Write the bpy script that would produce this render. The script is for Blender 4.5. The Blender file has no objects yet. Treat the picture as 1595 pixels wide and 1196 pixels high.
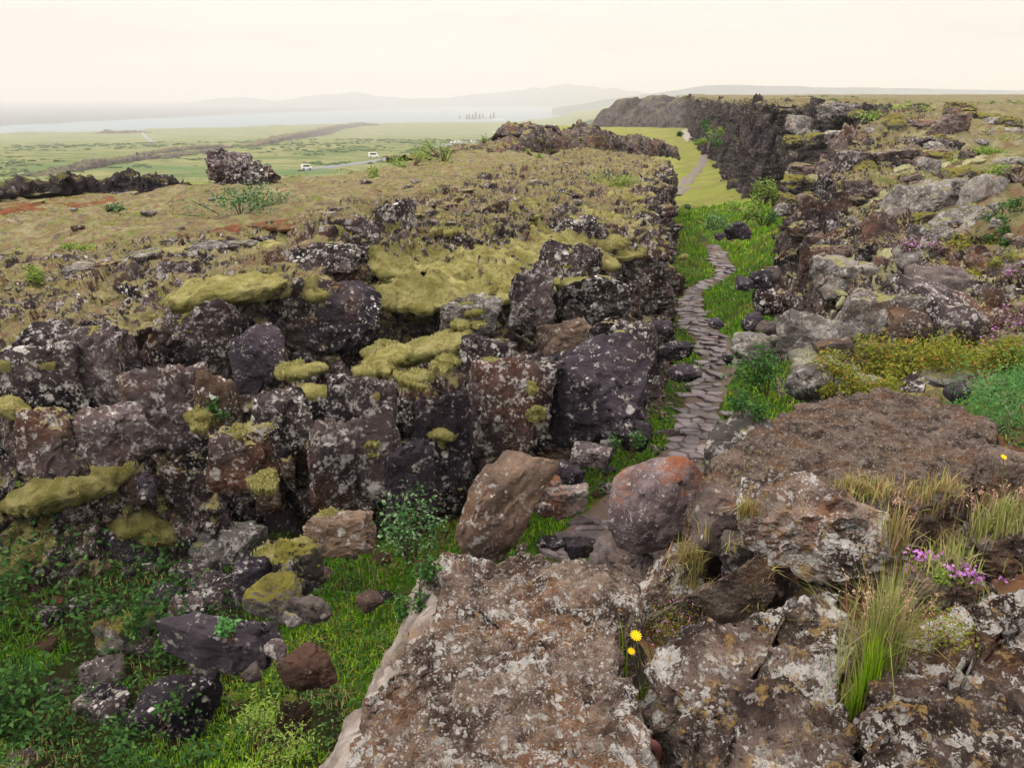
import bpy, bmesh, math, random
import numpy as np
from mathutils import Vector, Matrix, Euler
from mathutils.bvhtree import BVHTree

random.seed(7)
RNG = np.random.default_rng(7)
SC = bpy.context.scene
COL = SC.collection
R = math.radians

# ------------------------------------------------------------------ camera, world, sun, exposure
CAMZ, PITCH, FPX, CX, CY = 8.0, R(18.0), 1381.0, 797.5, 598.0
cam_d = bpy.data.cameras.new('camera')
cam = bpy.data.objects.new('camera', cam_d)
COL.objects.link(cam)
cam.location = (0, 0, CAMZ)
cam.rotation_euler = (R(90) - PITCH, 0, 0)
cam_d.sensor_width = 36
cam_d.lens = 36 * FPX / 1595
cam_d.clip_start = 0.05
cam_d.clip_end = 60000
SC.camera = cam

SUN_EL, SUN_AZ = R(52), R(235)     # azimuth clockwise from +Y; light from behind left, thin cloud
w = bpy.data.worlds.new('World')
SC.world = w
w.use_nodes = True
nt = w.node_tree
nt.nodes.clear()
def WN(t, **k):
    n = nt.nodes.new(t)
    for a, b in k.items(): setattr(n, a, b)
    return n
sky = WN('ShaderNodeTexSky', sky_type='NISHITA', sun_disc=False, sun_elevation=SUN_EL, sun_rotation=SUN_AZ)
tc = WN('ShaderNodeTexCoord')
sep = WN('ShaderNodeSeparateXYZ')
nt.links.new(tc.outputs['Generated'], sep.inputs[0])
def WM(op, a, b=None, clamp=False):
    n = WN('ShaderNodeMath', operation=op, use_clamp=clamp)
    for i, v in enumerate((a, b)):
        if v is None: continue
        if isinstance(v, (int, float)): n.inputs[i].default_value = v
        else: nt.links.new(v, n.inputs[i])
    return n.outputs[0]
elev = WM('MAXIMUM', sep.outputs[2], 0.0)
den = WM('ADD', elev, 0.07)
cmb = WN('ShaderNodeCombineXYZ')
nt.links.new(WM('DIVIDE', sep.outputs[0], den), cmb.inputs[0])
nt.links.new(WM('DIVIDE', sep.outputs[1], den), cmb.inputs[1])
nz = WN('ShaderNodeTexNoise')
nz.inputs['Scale'].default_value = 0.34
nz.inputs['Detail'].default_value = 7
nz.inputs['Roughness'].default_value = 0.55
nt.links.new(cmb.outputs[0], nz.inputs['Vector'])
mr = WN('ShaderNodeMapRange')
mr.inputs[1].default_value = 0.44; mr.inputs[2].default_value = 0.64
nt.links.new(nz.outputs['Fac'], mr.inputs[0])
mixc = WN('ShaderNodeMix', data_type='RGBA')
mixc.inputs[6].default_value = (9.1, 8.3, 7.6, 1)     # bright cream cloud sheet
mixc.inputs[7].default_value = (7.2, 6.75, 6.4, 1)        # thicker grey patches
nt.links.new(mr.outputs[0], mixc.inputs[0])
grad = WM('ADD', 1.0, WM('MULTIPLY', WM('POWER', elev, 1.5), 3.4))         # overcast skies brighten to the zenith
vm = WN('ShaderNodeVectorMath', operation='SCALE')
nt.links.new(mixc.outputs[2], vm.inputs[0]); nt.links.new(grad, vm.inputs['Scale'])
mixs = WN('ShaderNodeMix', data_type='RGBA')
mixs.inputs[0].default_value = 0.94
nt.links.new(sky.outputs[0], mixs.inputs[6]); nt.links.new(vm.outputs[0], mixs.inputs[7])
bg = WN('ShaderNodeBackground')
bg.inputs['Strength'].default_value = 0.1
nt.links.new(mixs.outputs[2], bg.inputs['Color'])
wo = WN('ShaderNodeOutputWorld')
nt.links.new(bg.outputs[0], wo.inputs['Surface'])

sd = bpy.data.lights.new('sun', 'SUN')
sun = bpy.data.objects.new('sun', sd)
COL.objects.link(sun)
sd.energy = 1.5
sd.angle = R(10)
sd.color = (1.0, 0.95, 0.87)
sv = Vector((math.sin(SUN_AZ) * math.cos(SUN_EL), math.cos(SUN_AZ) * math.cos(SUN_EL), math.sin(SUN_EL)))
sun.rotation_euler = sv.to_track_quat('Z', 'Y').to_euler()

vs = SC.view_settings
vs.view_transform = 'Standard'
try: vs.look = 'None'
except Exception: pass
vs.gamma = 1.0
vs.use_curve_mapping = False
vs.exposure = 0.12
SC.cycles.max_bounces = 6
SC.cycles.diffuse_bounces = 1
SC.cycles.glossy_bounces = 2
SC.cycles.volume_bounces = 1
SC.cycles.transmission_bounces = 2

# ------------------------------------------------------------------ helpers
def ray(px, py):
    dx, dy = (px - CX) / FPX, -(py - CY) / FPX
    c, s = math.cos(PITCH), math.sin(PITCH)
    return Vector((dx, c + dy * s, -s + dy * c))
CAMP = Vector((0, 0, CAMZ))
def onz(px, py, z=0.0):
    d = ray(px, py)
    return CAMP + d * ((z - CAMZ) / d.z)
def aty(px, py, Y):
    d = ray(px, py)
    return CAMP + d * (Y / d.y)

def tag(o, label=None, cat=None, group=None, kind=None):
    if label: o['label'] = label
    if cat: o['category'] = cat
    if group: o['group'] = group
    if kind: o['kind'] = kind
    return o

def mesh(name, V, F, mats, smooth=True, sharp=None):
    me = bpy.data.meshes.new(name)
    V = np.asarray(V, dtype=np.float32)
    F = np.asarray(F, dtype=np.int32)
    n, k = F.shape
    me.vertices.add(len(V)); me.vertices.foreach_set('co', V.ravel())
    me.loops.add(n * k); me.loops.foreach_set('vertex_index', F.ravel())
    me.polygons.add(n)
    me.polygons.foreach_set('loop_start', np.arange(0, n * k, k, dtype=np.int32))
    me.polygons.foreach_set('loop_total', np.full(n, k, dtype=np.int32))
    me.polygons.foreach_set('use_smooth', np.full(n, smooth, dtype=bool))
    me.update(calc_edges=True)
    if sharp: me.set_sharp_from_angle(angle=R(sharp))
    for m in (mats if isinstance(mats, (list, tuple)) else [mats]): me.materials.append(m)
    return me
def obj(name, me, parent=None, loc=None, rot=None, scale=None, mat=None):
    o = bpy.data.objects.new(name, me)
    COL.objects.link(o)
    if mat is not None:
        o.material_slots[0].link = 'OBJECT'; o.material_slots[0].material = mat
    if parent: o.parent = parent
    if loc is not None: o.location = loc
    if rot is not None: o.rotation_euler = rot
    if scale is not None: o.scale = scale
    return o
def bm_obj(name, bm, mat, parent=None, smooth=False, **k):
    me = bpy.data.meshes.new(name)
    bm.normal_update(); bm.to_mesh(me); bm.free()
    me.materials.append(mat)
    if smooth: me.polygons.foreach_set('use_smooth', np.ones(len(me.polygons), dtype=bool))
    return obj(name, me, parent, **k)
def empty(name, loc=(0, 0, 0), rz=0.0):
    o = bpy.data.objects.new(name, None)
    COL.objects.link(o)
    o.location = loc; o.rotation_euler = (0, 0, rz); o.empty_display_size = 0.2
    return o
def grid_faces(nu, nv, wrap=False):
    i = np.arange(nu - (0 if wrap else 1))[:, None]; j = np.arange(nv - 1)[None, :]
    i2 = (i + 1) % nu
    return np.stack([i * nv + j, i2 * nv + j, i2 * nv + j + 1, i * nv + j + 1], -1).reshape(-1, 4)

# --- numpy noise
def h32(a):
    a = a.astype(np.uint32)
    a ^= a >> np.uint32(16); a *= np.uint32(0x7feb352d)
    a ^= a >> np.uint32(15); a *= np.uint32(0x846ca68b)
    a ^= a >> np.uint32(16)
    return a
def hash3(x, y, z, seed):
    with np.errstate(over='ignore'):
        k = (x.astype(np.int64) * 73856093) ^ (y.astype(np.int64) * 19349663) ^ (z.astype(np.int64) * 83492791) ^ (seed * 2654435761)
        return h32((k & 0xffffffff).astype(np.uint32))
def f01(h): return h.astype(np.float64) / 4294967295.0
def vnoise(P, seed=0):
    Pi = np.floor(P).astype(np.int64); t = P - Pi
    t = t * t * t * (t * (t * 6 - 15) + 10)
    r = 0
    for dx in (0, 1):
        wx = t[:, 0] if dx else 1 - t[:, 0]
        for dy in (0, 1):
            wy = t[:, 1] if dy else 1 - t[:, 1]
            for dz in (0, 1):
                wz = t[:, 2] if dz else 1 - t[:, 2]
                r = r + wx * wy * wz * f01(hash3(Pi[:, 0] + dx, Pi[:, 1] + dy, Pi[:, 2] + dz, seed))
    return r * 2 - 1
def fbm(P, oct=4, seed=0, gain=0.5, lac=2.03):
    a, r, Q = 1.0, 0, np.asarray(P, float)
    for o in range(oct):
        r = r + a * vnoise(Q + 17.3 * o, seed + o)
        Q = Q * lac; a *= gain
    return r
def worley(P, seed=0):
    Pi = np.floor(P).astype(np.int64)
    n = len(P)
    F1 = np.full(n, 9.0); F2 = np.full(n, 9.0); ID = np.zeros(n, np.uint32); VEC = np.zeros((n, 3))
    for dx in (-1, 0, 1):
        for dy in (-1, 0, 1):
            for dz in (-1, 0, 1):
                c = Pi + np.array([dx, dy, dz])
                h = hash3(c[:, 0], c[:, 1], c[:, 2], seed)
                j = np.stack([f01(h), f01(h32(h + np.uint32(1))), f01(h32(h + np.uint32(2)))], 1)
                v = P - (c + 0.1 + 0.8 * j)
                d = np.sqrt((v * v).sum(1))
                m = d < F1
                F2 = np.where(m, F1, np.minimum(F2, d))
                F1 = np.where(m, d, F1)
                ID = np.where(m, h, ID)
                VEC[m] = v[m]
    return F1, F2, ID, VEC
def sstep(a, b, x):
    t = np.clip((x - a) / (b - a), 0, 1)
    return t * t * (3 - 2 * t)
def blocks(P, size, seed, tilt=0.9, groove=0.35, gw=0.10):
    """jointed rock: every cell its own plane, cracks between; result in units of the cell size"""
    Q = P / np.asarray(size)
    Q = Q + 0.13 * np.stack([fbm(Q * 0.9, 2, seed + 50), fbm(Q * 0.9, 2, seed + 60), fbm(Q * 0.9, 2, seed + 70)], 1)
    F1, F2, ID, V = worley(Q, seed)
    r = [f01(h32(ID + np.uint32(k + 11))) - 0.5 for k in range(4)]
    d = r[0] * 1.15 + tilt * (V[:, 0] * r[1] + V[:, 1] * r[2] + V[:, 2] * r[3])
    return d - groove * (1 - sstep(0.0, gw, F2 - F1))

def poly_dist(x, y, pts):
    """distance to an open polyline and side (positive = left of its direction)"""
    best = np.full(x.shape, 1e9); side = np.zeros(x.shape)
    for (x0, y0), (x1, y1) in zip(pts[:-1], pts[1:]):
        ex, ey = x1 - x0, y1 - y0
        L2 = ex * ex + ey * ey
        t = np.clip(((x - x0) * ex + (y - y0) * ey) / L2, 0, 1)
        dx, dy = x - (x0 + t * ex), y - (y0 + t * ey)
        d = np.sqrt(dx * dx + dy * dy)
        s = ex * (y - y0) - ey * (x - x0)
        m = d < best - 1e-9
        side = np.where(m, np.sign(s), side); best = np.where(m, d, best)
    return best * np.where(side == 0, 1, side)
def idw(x, y, C, p=3.2):
    x = np.asarray(x, float); y = np.asarray(y, float)
    num = np.zeros(x.shape); den = np.zeros(x.shape)
    for cx, cy, cz in C:
        wgt = 1.0 / (((x - cx) ** 2 + (y - cy) ** 2) ** (p / 2) + 1e-3)
        num += wgt * cz; den += wgt
    return num / den

# ------------------------------------------------------------------ materials
class Mat:
    def __init__(s, name, rough=0.9, spec=0.2):
        s.m = bpy.data.materials.new(name); s.m.use_nodes = True
        s.t = s.m.node_tree; s.t.nodes.clear()
        s.o = s.n('ShaderNodeOutputMaterial')
        s.b = s.n('ShaderNodeBsdfPrincipled')
        s.b.inputs['Roughness'].default_value = rough
        s.b.inputs['Specular IOR Level'].default_value = spec
        s.l(s.b.outputs[0], s.o.inputs[0])
        s.geo = s.n('ShaderNodeNewGeometry')
        s.pos = s.geo.outputs['Position']
    def n(s, t, **k):
        q = s.t.nodes.new(t)
        for a, b in k.items(): setattr(q, a, b)
        return q
    def l(s, a, b): s.t.links.new(a, b)
    def put(s, sock, v):
        if isinstance(v, (int, float)): sock.default_value = v
        elif isinstance(v, tuple): sock.default_value = v if len(v) == 4 else (*v, 1)
        else: s.l(v, sock)
    def math(s, op, a, b=0.0, clamp=False):
        q = s.n('ShaderNodeMath', operation=op, use_clamp=clamp)
        s.put(q.inputs[0], a); s.put(q.inputs[1], b)
        return q.outputs[0]
    def noise(s, scale, detail=5, rough=0.55, dist=0.0, vec=None, off=None):
        q = s.n('ShaderNodeTexNoise')
        q.inputs['Scale'].default_value = scale; q.inputs['Detail'].default_value = detail
        q.inputs['Roughness'].default_value = rough; q.inputs['Distortion'].default_value = dist
        v = vec or s.pos
        if off is not None:
            a = s.n('ShaderNodeVectorMath', operation='ADD'); s.l(v, a.inputs[0])
            if isinstance(off, tuple): a.inputs[1].default_value = off
            else: s.l(off, a.inputs[1])
            v = a.outputs[0]
        s.l(v, q.inputs['Vector'])
        return q.outputs['Fac']
    def voro(s, scale, vec=None, feature='F1', rnd=1.0):
        q = s.n('ShaderNodeTexVoronoi', feature=feature)
        q.inputs['Scale'].default_value = scale; q.inputs['Randomness'].default_value = rnd
        s.l(vec or s.pos, q.inputs['Vector'])
        return q
    def warp(s, scale, amt):
        q = s.n('ShaderNodeTexNoise'); q.inputs['Scale'].default_value = scale; q.inputs['Detail'].default_value = 3
        s.l(s.pos, q.inputs['Vector'])
        a = s.n('ShaderNodeVectorMath', operation='SCALE'); s.l(q.outputs['Color'], a.inputs[0]); a.inputs['Scale'].default_value = amt
        b = s.n('ShaderNodeVectorMath', operation='ADD'); s.l(s.pos, b.inputs[0]); s.l(a.outputs[0], b.inputs[1])
        return b.outputs[0]
    def step(s, v, a, b):
        q = s.n('ShaderNodeMapRange', interpolation_type='SMOOTHSTEP')
        s.put(q.inputs[0], v); q.inputs[1].default_value = a; q.inputs[2].default_value = b
        return q.outputs[0]
    def mix(s, f, a, b):
        q = s.n('ShaderNodeMix', data_type='RGBA')
        s.put(q.inputs[0], f); s.put(q.inputs[6], a); s.put(q.inputs[7], b)
        return q.outputs[2]
    def bump(s, h, strength, dist):
        q = s.n('ShaderNodeBump'); q.inputs['Strength'].default_value = strength; q.inputs['Distance'].default_value = dist
        s.l(h, q.inputs['Height']); s.l(q.outputs[0], s.b.inputs['Normal'])
    def color(s, c): s.put(s.b.inputs['Base Color'], c); return s
    def up(s):
        q = s.n('ShaderNodeSeparateXYZ'); s.l(s.geo.outputs['Normal'], q.inputs[0]); return q.outputs[2]
    def isl(s): return s.geo.outputs['Random Per Island']
    def objrand(s): return s.n('ShaderNodeObjectInfo').outputs['Random']

def rock_mat(name, dark, mid, brown, brown_amt=0.5, lich=(0.37, 0.345, 0.33), lich_amt=0.5, white_amt=0.4,
             moss_amt=0.0, moss=(0.17, 0.155, 0.035), rust_amt=0.0, rust_up=0.0, k=1.0, spec=0.06, moss_lo=0.55, bumpd=0.075, rough=0.88, pits=0.0,
             rust=(0.26, 0.075, 0.025), ochre_amt=0.0, clo=0.44, crust=0.0):
    """k scales every pattern: 1 for walls some 15 m off, larger for stone right at the camera"""
    M = Mat(name, rough, spec)
    r = M.objrand()
    wp = M.warp(2.2 * k, 0.22 / k)
    n1 = M.noise(1.1 * k, 8, 0.62)
    c = M.mix(M.step(n1, 0.36, 0.66), dark, mid)
    n2 = M.noise(0.7 * k, 5, 0.6, off=(31.0, 7.0, 3.0))
    c = M.mix(M.math('MULTIPLY', M.step(n2, 0.62 - 0.25 * brown_amt, 0.80 - 0.2 * brown_amt), 0.85), c, brown)
    # object to object tone
    hsv = M.n('ShaderNodeHueSaturation'); M.l(c, hsv.inputs['Color'])
    M.l(M.math('ADD', 0.62, M.math('MULTIPLY', r, 0.75)), hsv.inputs['Value'])
    c = hsv.outputs[0]
    # grey crustose lichen, broken by fine noise
    nl = M.noise(5.6 * k, 9, 0.74, vec=wp, off=(5.0, 1.0, 9.0))
    nf = M.noise(22 * k, 4, 0.6, off=(1.0, 5.0, 2.0))
    sel = M.math('ADD', nl, M.math('MULTIPLY', M.math('SUBTRACT', nf, 0.5), 0.45))
    ml = M.step(sel, 0.66 - 0.22 * lich_amt, 0.72 - 0.18 * lich_amt)
    lc = M.mix(M.noise(9 * k, 3, 0.5, off=(3.0, 3.0, 3.0)), tuple(v * 0.6 for v in lich), tuple(min(1, v * 1.25) for v in lich))
    c = M.mix(M.math('MULTIPLY', ml, 0.9), c, lc)
    # white round thalli
    clus = M.step(M.noise(1.3 * k, 4, 0.65, off=(71.0, 3.0, 19.0)), clo, clo + 0.16)
    for sc, sd, rad in ((6.5 * k, 0.0, 0.30), (17 * k, 0.3, 0.30)):
        v = M.voro(sc, wp)
        sp = M.n('ShaderNodeSeparateColor'); M.l(v.outputs['Color'], sp.inputs[0])
        big = M.math('MULTIPLY', M.math('SUBTRACT', sp.outputs[0], 1.0 - 0.55 * white_amt), 2.0)
        edge = M.math('SUBTRACT', M.math('MULTIPLY', M.math('MAXIMUM', big, 0.0), rad * 3), v.outputs['Distance'])
        edge = M.math('ADD', edge, M.math('MULTIPLY', M.math('SUBTRACT', nf, 0.5), 0.45))
        c = M.mix(M.math('MULTIPLY', M.math('MULTIPLY', M.step(edge, -0.02, 0.08), clus), 0.9), c, M.mix(sp.outputs[1], (0.36, 0.34, 0.31), (0.62, 0.60, 0.58)))
    if crust:
        ncr = M.noise(1.05 * k, 7, 0.7, vec=wp, off=(17.0, 41.0, 6.0))
        c = M.mix(M.math('MULTIPLY', M.step(M.math('ADD', ncr, M.math('MULTIPLY', M.math('SUBTRACT', nf, 0.5), 0.22)), 0.72 - 0.16 * crust, 0.75 - 0.16 * crust), 0.94), c, M.mix(nf, (0.46, 0.44, 0.42), (0.72, 0.70, 0.67)))
    if ochre_amt:
        no = M.noise(3.1 * k, 6, 0.7, vec=wp, off=(61.0, 2.0, 8.0))
        c = M.mix(M.math('MULTIPLY', M.step(no, 0.66 - 0.2 * ochre_amt, 0.7 - 0.14 * ochre_amt), 0.8), c, (0.36, 0.24, 0.10))
    if rust_amt:
        nr = M.noise(0.9 * k, 5, 0.6, off=(11.0, 23.0, 5.0))
        nr2 = M.math('ADD', nr, M.math('MULTIPLY', M.math('SUBTRACT', nf, 0.5), 0.5))
        if rust_up: nr2 = M.math('ADD', nr2, M.math('MULTIPLY', M.math('SUBTRACT', M.up(), 0.55), rust_up))
        c = M.mix(M.math('MULTIPLY', M.step(nr2, 0.68 - 0.25 * rust_amt, 0.76 - 0.25 * rust_amt), 0.88), c, rust)
    hgt = M.math('ADD', M.noise(7 * k, 9, 0.72, off=(2.0, 8.0, 4.0)), M.math('MULTIPLY', ml, 0.06))
    vc = M.voro(3.2 * k, wp, feature='DISTANCE_TO_EDGE')
    hgt = M.math('SUBTRACT', hgt, M.math('MULTIPLY', M.math('MULTIPLY', M.math('SUBTRACT', 1.0, M.step(vc.outputs['Distance'], 0.0, 0.03)), M.step(nl, 0.5, 0.6)), 0.12))
    for sc_, am_ in ((6.0, 0.55), (17.0, 0.22)):
        vf = M.voro(sc_ * k, wp)
        hgt = M.math('ADD', hgt, M.math('MULTIPLY', vf.outputs['Distance'], -am_))
    if pits:
        vp = M.voro(16 * k, wp, rnd=1.0)
        pit = M.math('SUBTRACT', 1.0, M.step(vp.outputs['Distance'], 0.05, 0.38))
        npz = M.step(M.noise(5 * k, 4, 0.6, off=(8.0, 8.0, 1.0)), 0.42, 0.6)
        hgt = M.math('SUBTRACT', hgt, M.math('MULTIPLY', M.math('MULTIPLY', pit, npz), pits))
    if moss_amt:
        nm = M.noise(1.6, 6, 0.65, off=(40.0, 4.0, 4.0))
        sel = M.math('ADD', M.up(), M.math('MULTIPLY', M.math('SUBTRACT', nm, 0.60 - 0.25 * moss_amt), 2.4))
        mm = M.step(sel, moss_lo + 0.35, moss_lo + 0.6)
        mc = M.mix(M.noise(6, 6, 0.7), tuple(v * 0.55 for v in moss), tuple(v * 1.35 for v in moss))
        mc = M.mix(M.step(M.noise(2.3, 4, 0.6, off=(9.0, 1.0, 1.0)), 0.5, 0.75), mc, (0.075, 0.055, 0.03))
        c = M.mix(mm, c, mc)
        hgt = M.math('ADD', hgt, M.math('MULTIPLY', mm, M.math('MULTIPLY', M.noise(40, 3, 0.6), 0.5)))
    M.color(c)
    M.bump(hgt, 1.0, bumpd / k)
    return M.m

M_WALL = rock_mat('basalt_wall', (0.013, 0.010, 0.012), (0.088, 0.066, 0.063), (0.110, 0.052, 0.033), 0.6, lich_amt=0.62, white_amt=0.55, moss_amt=0.70, moss=(0.265, 0.232, 0.105), moss_lo=0.48)
M_BLOCK = rock_mat('basalt_block', (0.013, 0.010, 0.013), (0.085, 0.065, 0.066), (0.095, 0.048, 0.033), 0.48, lich_amt=0.66, white_amt=0.6, moss_amt=0.15, moss_lo=0.75)
M_DARK = rock_mat('dark_basalt', (0.014, 0.011, 0.016), (0.052, 0.042, 0.053), (0.06, 0.038, 0.034), 0.3, lich_amt=0.42, white_amt=0.5, rough=0.7, spec=0.10)
M_TAN = rock_mat('tan_basalt', (0.060, 0.042, 0.034), (0.185, 0.130, 0.095), (0.14, 0.075, 0.042), 0.5, lich_amt=0.45, white_amt=0.45)
M_GREY = rock_mat('lichen_grey_rock', (0.085, 0.075, 0.072), (0.19, 0.175, 0.165), (0.12, 0.08, 0.06), 0.3, lich=(0.34, 0.32, 0.30), lich_amt=0.75, white_amt=0.4, moss_amt=0.4, moss=(0.25, 0.235, 0.10), moss_lo=0.62)
M_MOSSY = rock_mat('mossy_rock', (0.04, 0.035, 0.033), (0.14, 0.125, 0.115), (0.11, 0.065, 0.045), 0.4, lich_amt=0.5, white_amt=0.35, moss_amt=0.95, moss_lo=0.25)
M_RUSTY = rock_mat('rusty_rock', (0.05, 0.04, 0.042), (0.15, 0.125, 0.115), (0.13, 0.07, 0.05), 0.5, lich_amt=0.45, white_amt=0.4, rust_amt=0.5, rust=(0.15, 0.055, 0.028))
M_HEATH = rock_mat('heathy_hummock', (0.035, 0.022, 0.018), (0.085, 0.055, 0.042), (0.09, 0.045, 0.03), 0.5, lich_amt=0.1, white_amt=0.12, bumpd=0.12, moss_amt=0.25, moss=(0.09, 0.10, 0.02))
M_RIGHT = rock_mat('basalt_right_wall', (0.034, 0.026, 0.028), (0.145, 0.113, 0.103), (0.135, 0.072, 0.048), 0.55, lich=(0.36, 0.335, 0.32), lich_amt=0.45, white_amt=0.4, moss_amt=0.6, moss=(0.23, 0.205, 0.085), moss_lo=0.62)
M_WALLR = rock_mat('dark_right_wall', (0.017, 0.012, 0.014), (0.105, 0.078, 0.072), (0.115, 0.056, 0.036), 0.6, lich_amt=0.42, white_amt=0.35, moss_amt=0.55, moss=(0.23, 0.205, 0.085), moss_lo=0.62)
M_FAR = rock_mat('basalt_far', (0.034, 0.027, 0.032), (0.125, 0.102, 0.102), (0.10, 0.065, 0.05), 0.3, lich_amt=0.4, white_amt=0.2, moss_amt=0.5, moss=(0.20, 0.18, 0.07), k=0.6, bumpd=0.2)
M_SLAB = rock_mat('slab_stone', (0.052, 0.034, 0.028), (0.270, 0.200, 0.160), (0.24, 0.125, 0.068), 0.6, lich=(0.44, 0.395, 0.36), lich_amt=0.58, white_amt=0.8, k=4.2, bumpd=0.30, pits=0.8, ochre_amt=0.3, clo=0.40, crust=0.9)
M_SLAB2 = rock_mat('brown_slab_stone', (0.062, 0.042, 0.035), (0.245, 0.185, 0.150), (0.215, 0.120, 0.072), 0.58, lich=(0.34, 0.305, 0.275), lich_amt=0.62, white_amt=0.3, k=5.0, bumpd=0.30, pits=0.8, ochre_amt=0.15, crust=0.2)
M_SLAB3 = rock_mat('crusted_stone', (0.048, 0.033, 0.030), (0.270, 0.200, 0.165), (0.20, 0.10, 0.06), 0.5, lich=(0.42, 0.38, 0.345), lich_amt=0.52, white_amt=0.7, k=2.9, bumpd=0.25, pits=0.6, ochre_amt=0.55, clo=0.42, crust=1.15)
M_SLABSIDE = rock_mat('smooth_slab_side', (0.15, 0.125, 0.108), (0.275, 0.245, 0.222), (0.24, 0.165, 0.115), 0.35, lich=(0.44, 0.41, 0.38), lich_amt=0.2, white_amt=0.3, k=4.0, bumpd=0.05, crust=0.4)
M_RUSTB = rock_mat('rust_topped_stone', (0.06, 0.046, 0.05), (0.16, 0.125, 0.125), (0.12, 0.07, 0.06), 0.4, lich_amt=0.5, white_amt=0.4, k=2.6, rust_amt=0.62, rust_up=0.30, rust=(0.20, 0.072, 0.034))
M_PATHST = rock_mat('paving_stone', (0.050, 0.038, 0.040), (0.150, 0.125, 0.132), (0.12, 0.075, 0.06), 0.4, lich_amt=0.15, white_amt=0.05, k=1.5, rough=0.40, spec=0.4, bumpd=0.03)

def moss_mat(name, a, b, c3, grit=0.06):
    M = Mat(name, 1.0, 0.05)
    c = M.mix(M.step(M.noise(2.6, 6, 0.65), 0.35, 0.68), a, b)
    c = M.mix(M.step(M.noise(5.0, 7, 0.74, off=(7.0, 1.0, 2.0)), 0.50, 0.68), c, c3)
    c = M.mix(M.math('MULTIPLY', M.noise(60, 3, 0.7), 0.5), c, tuple(v * 0.5 for v in a))
    hs = M.n('ShaderNodeHueSaturation'); M.l(c, hs.inputs['Color'])
    M.l(M.math('ADD', 0.8, M.math('MULTIPLY', M.objrand(), 0.4)), hs.inputs['Value'])
    M.color(hs.outputs[0])
    M.bump(M.math('ADD', M.noise(38, 5, 0.7), M.noise(9, 4, 0.6)), 1.0, grit)
    return M.m
M_MOSS = moss_mat('woolly_moss', (0.200, 0.186, 0.055), (0.405, 0.375, 0.165), (0.150, 0.112, 0.050))
M_MOSSP = moss_mat('pale_woolly_moss', (0.33, 0.32, 0.17), (0.46, 0.44, 0.28), (0.30, 0.26, 0.13))
M_MOSSG = moss_mat('grey_woolly_moss', (0.32, 0.31, 0.25), (0.44, 0.42, 0.35), (0.24, 0.22, 0.16))

def grass_ground(name, cols, scale=1.0, bumpd=0.05):
    M = Mat(name, 1.0, 0.05)
    c = cols[0]
    for i, q in enumerate(cols[1:]):
        nn = M.noise(scale * (0.9 + 0.9 * i), 7, 0.65, off=(13.0 * i, 4.0 + i, 1.0))
        c = M.mix(M.step(nn, 0.50, 0.62), c, q)
    c = M.mix(M.math('MULTIPLY', M.noise(14 * scale, 5, 0.7), 0.6), c, tuple(v * 0.4 for v in cols[0]))
    M.color(c)
    M.bump(M.noise(10 * scale, 7, 0.7), 1.0, bumpd)
    return M.m
M_FLOOR = grass_ground('gorge_turf', [(0.050, 0.115, 0.010), (0.095, 0.190, 0.012), (0.11, 0.085, 0.025), (0.045, 0.033, 0.022)], 0.55, 0.12)
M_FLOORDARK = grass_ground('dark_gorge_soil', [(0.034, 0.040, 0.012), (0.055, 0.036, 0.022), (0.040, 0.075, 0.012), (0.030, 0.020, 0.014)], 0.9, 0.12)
M_PLATEAU = grass_ground('moss_heath', [(0.200, 0.160, 0.090), (0.330, 0.285, 0.190), (0.150, 0.092, 0.062), (0.150, 0.180, 0.042), (0.260, 0.240, 0.130), (0.105, 0.088, 0.080), (0.185, 0.115, 0.070), (0.22, 0.215, 0.09)], 0.6, 0.10)
M_BENCH = grass_ground('bench_heath', [(0.175, 0.155, 0.075), (0.105, 0.130, 0.030), (0.160, 0.140, 0.115), (0.150, 0.085, 0.055), (0.24, 0.225, 0.13)], 0.42, 0.10)
M_SOIL = grass_ground('rim_soil', [(0.205, 0.105, 0.060), (0.215, 0.140, 0.085), (0.120, 0.062, 0.040), (0.165, 0.130, 0.06)], 2.5, 0.04)
M_MEADOW = grass_ground('far_meadow', [(0.210, 0.230, 0.050), (0.265, 0.255, 0.080), (0.15, 0.19, 0.04), (0.20, 0.17, 0.07)], 0.12, 0.1)

def leaf_mat(name, a, b, c3=None, amt=0.2, rough=0.75):
    M = Mat(name, rough, 0.08)
    c = M.mix(M.isl(), a, b)
    if c3:
        q = M.math('FRACT', M.math('MULTIPLY', M.isl(), 37.7))
        c = M.mix(M.math('LESS_THAN', q, amt), c, c3)
    M.color(c)
    tr = M.n('ShaderNodeBsdfTranslucent'); M.l(c, tr.inputs[0])
    mx = M.n('ShaderNodeMixShader'); mx.inputs[0].default_value = 0.25
    M.l(M.b.outputs[0], mx.inputs[1]); M.l(tr.outputs[0], mx.inputs[2]); M.l(mx.outputs[0], M.o.inputs[0])
    return M.m
M_GRASS = leaf_mat('grass_green', (0.040, 0.150, 0.006), (0.150, 0.340, 0.012), (0.20, 0.20, 0.05), 0.12)
M_GRASSY = leaf_mat('grass_bright', (0.13, 0.29, 0.010), (0.30, 0.47, 0.02), (0.27, 0.25, 0.06), 0.15)
M_GRASSDRY = leaf_mat('grass_dry', (0.22, 0.20, 0.06), (0.36, 0.34, 0.13), (0.34, 0.22, 0.10), 0.25)
M_GRASSTUFT = leaf_mat('grass_tuft_pale', (0.15, 0.19, 0.04), (0.32, 0.34, 0.11), (0.38, 0.32, 0.16), 0.22)
M_LEAFD = leaf_mat('leaf_dark', (0.018, 0.055, 0.014), (0.055, 0.135, 0.032), (0.09, 0.18, 0.04), 0.15)
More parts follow.
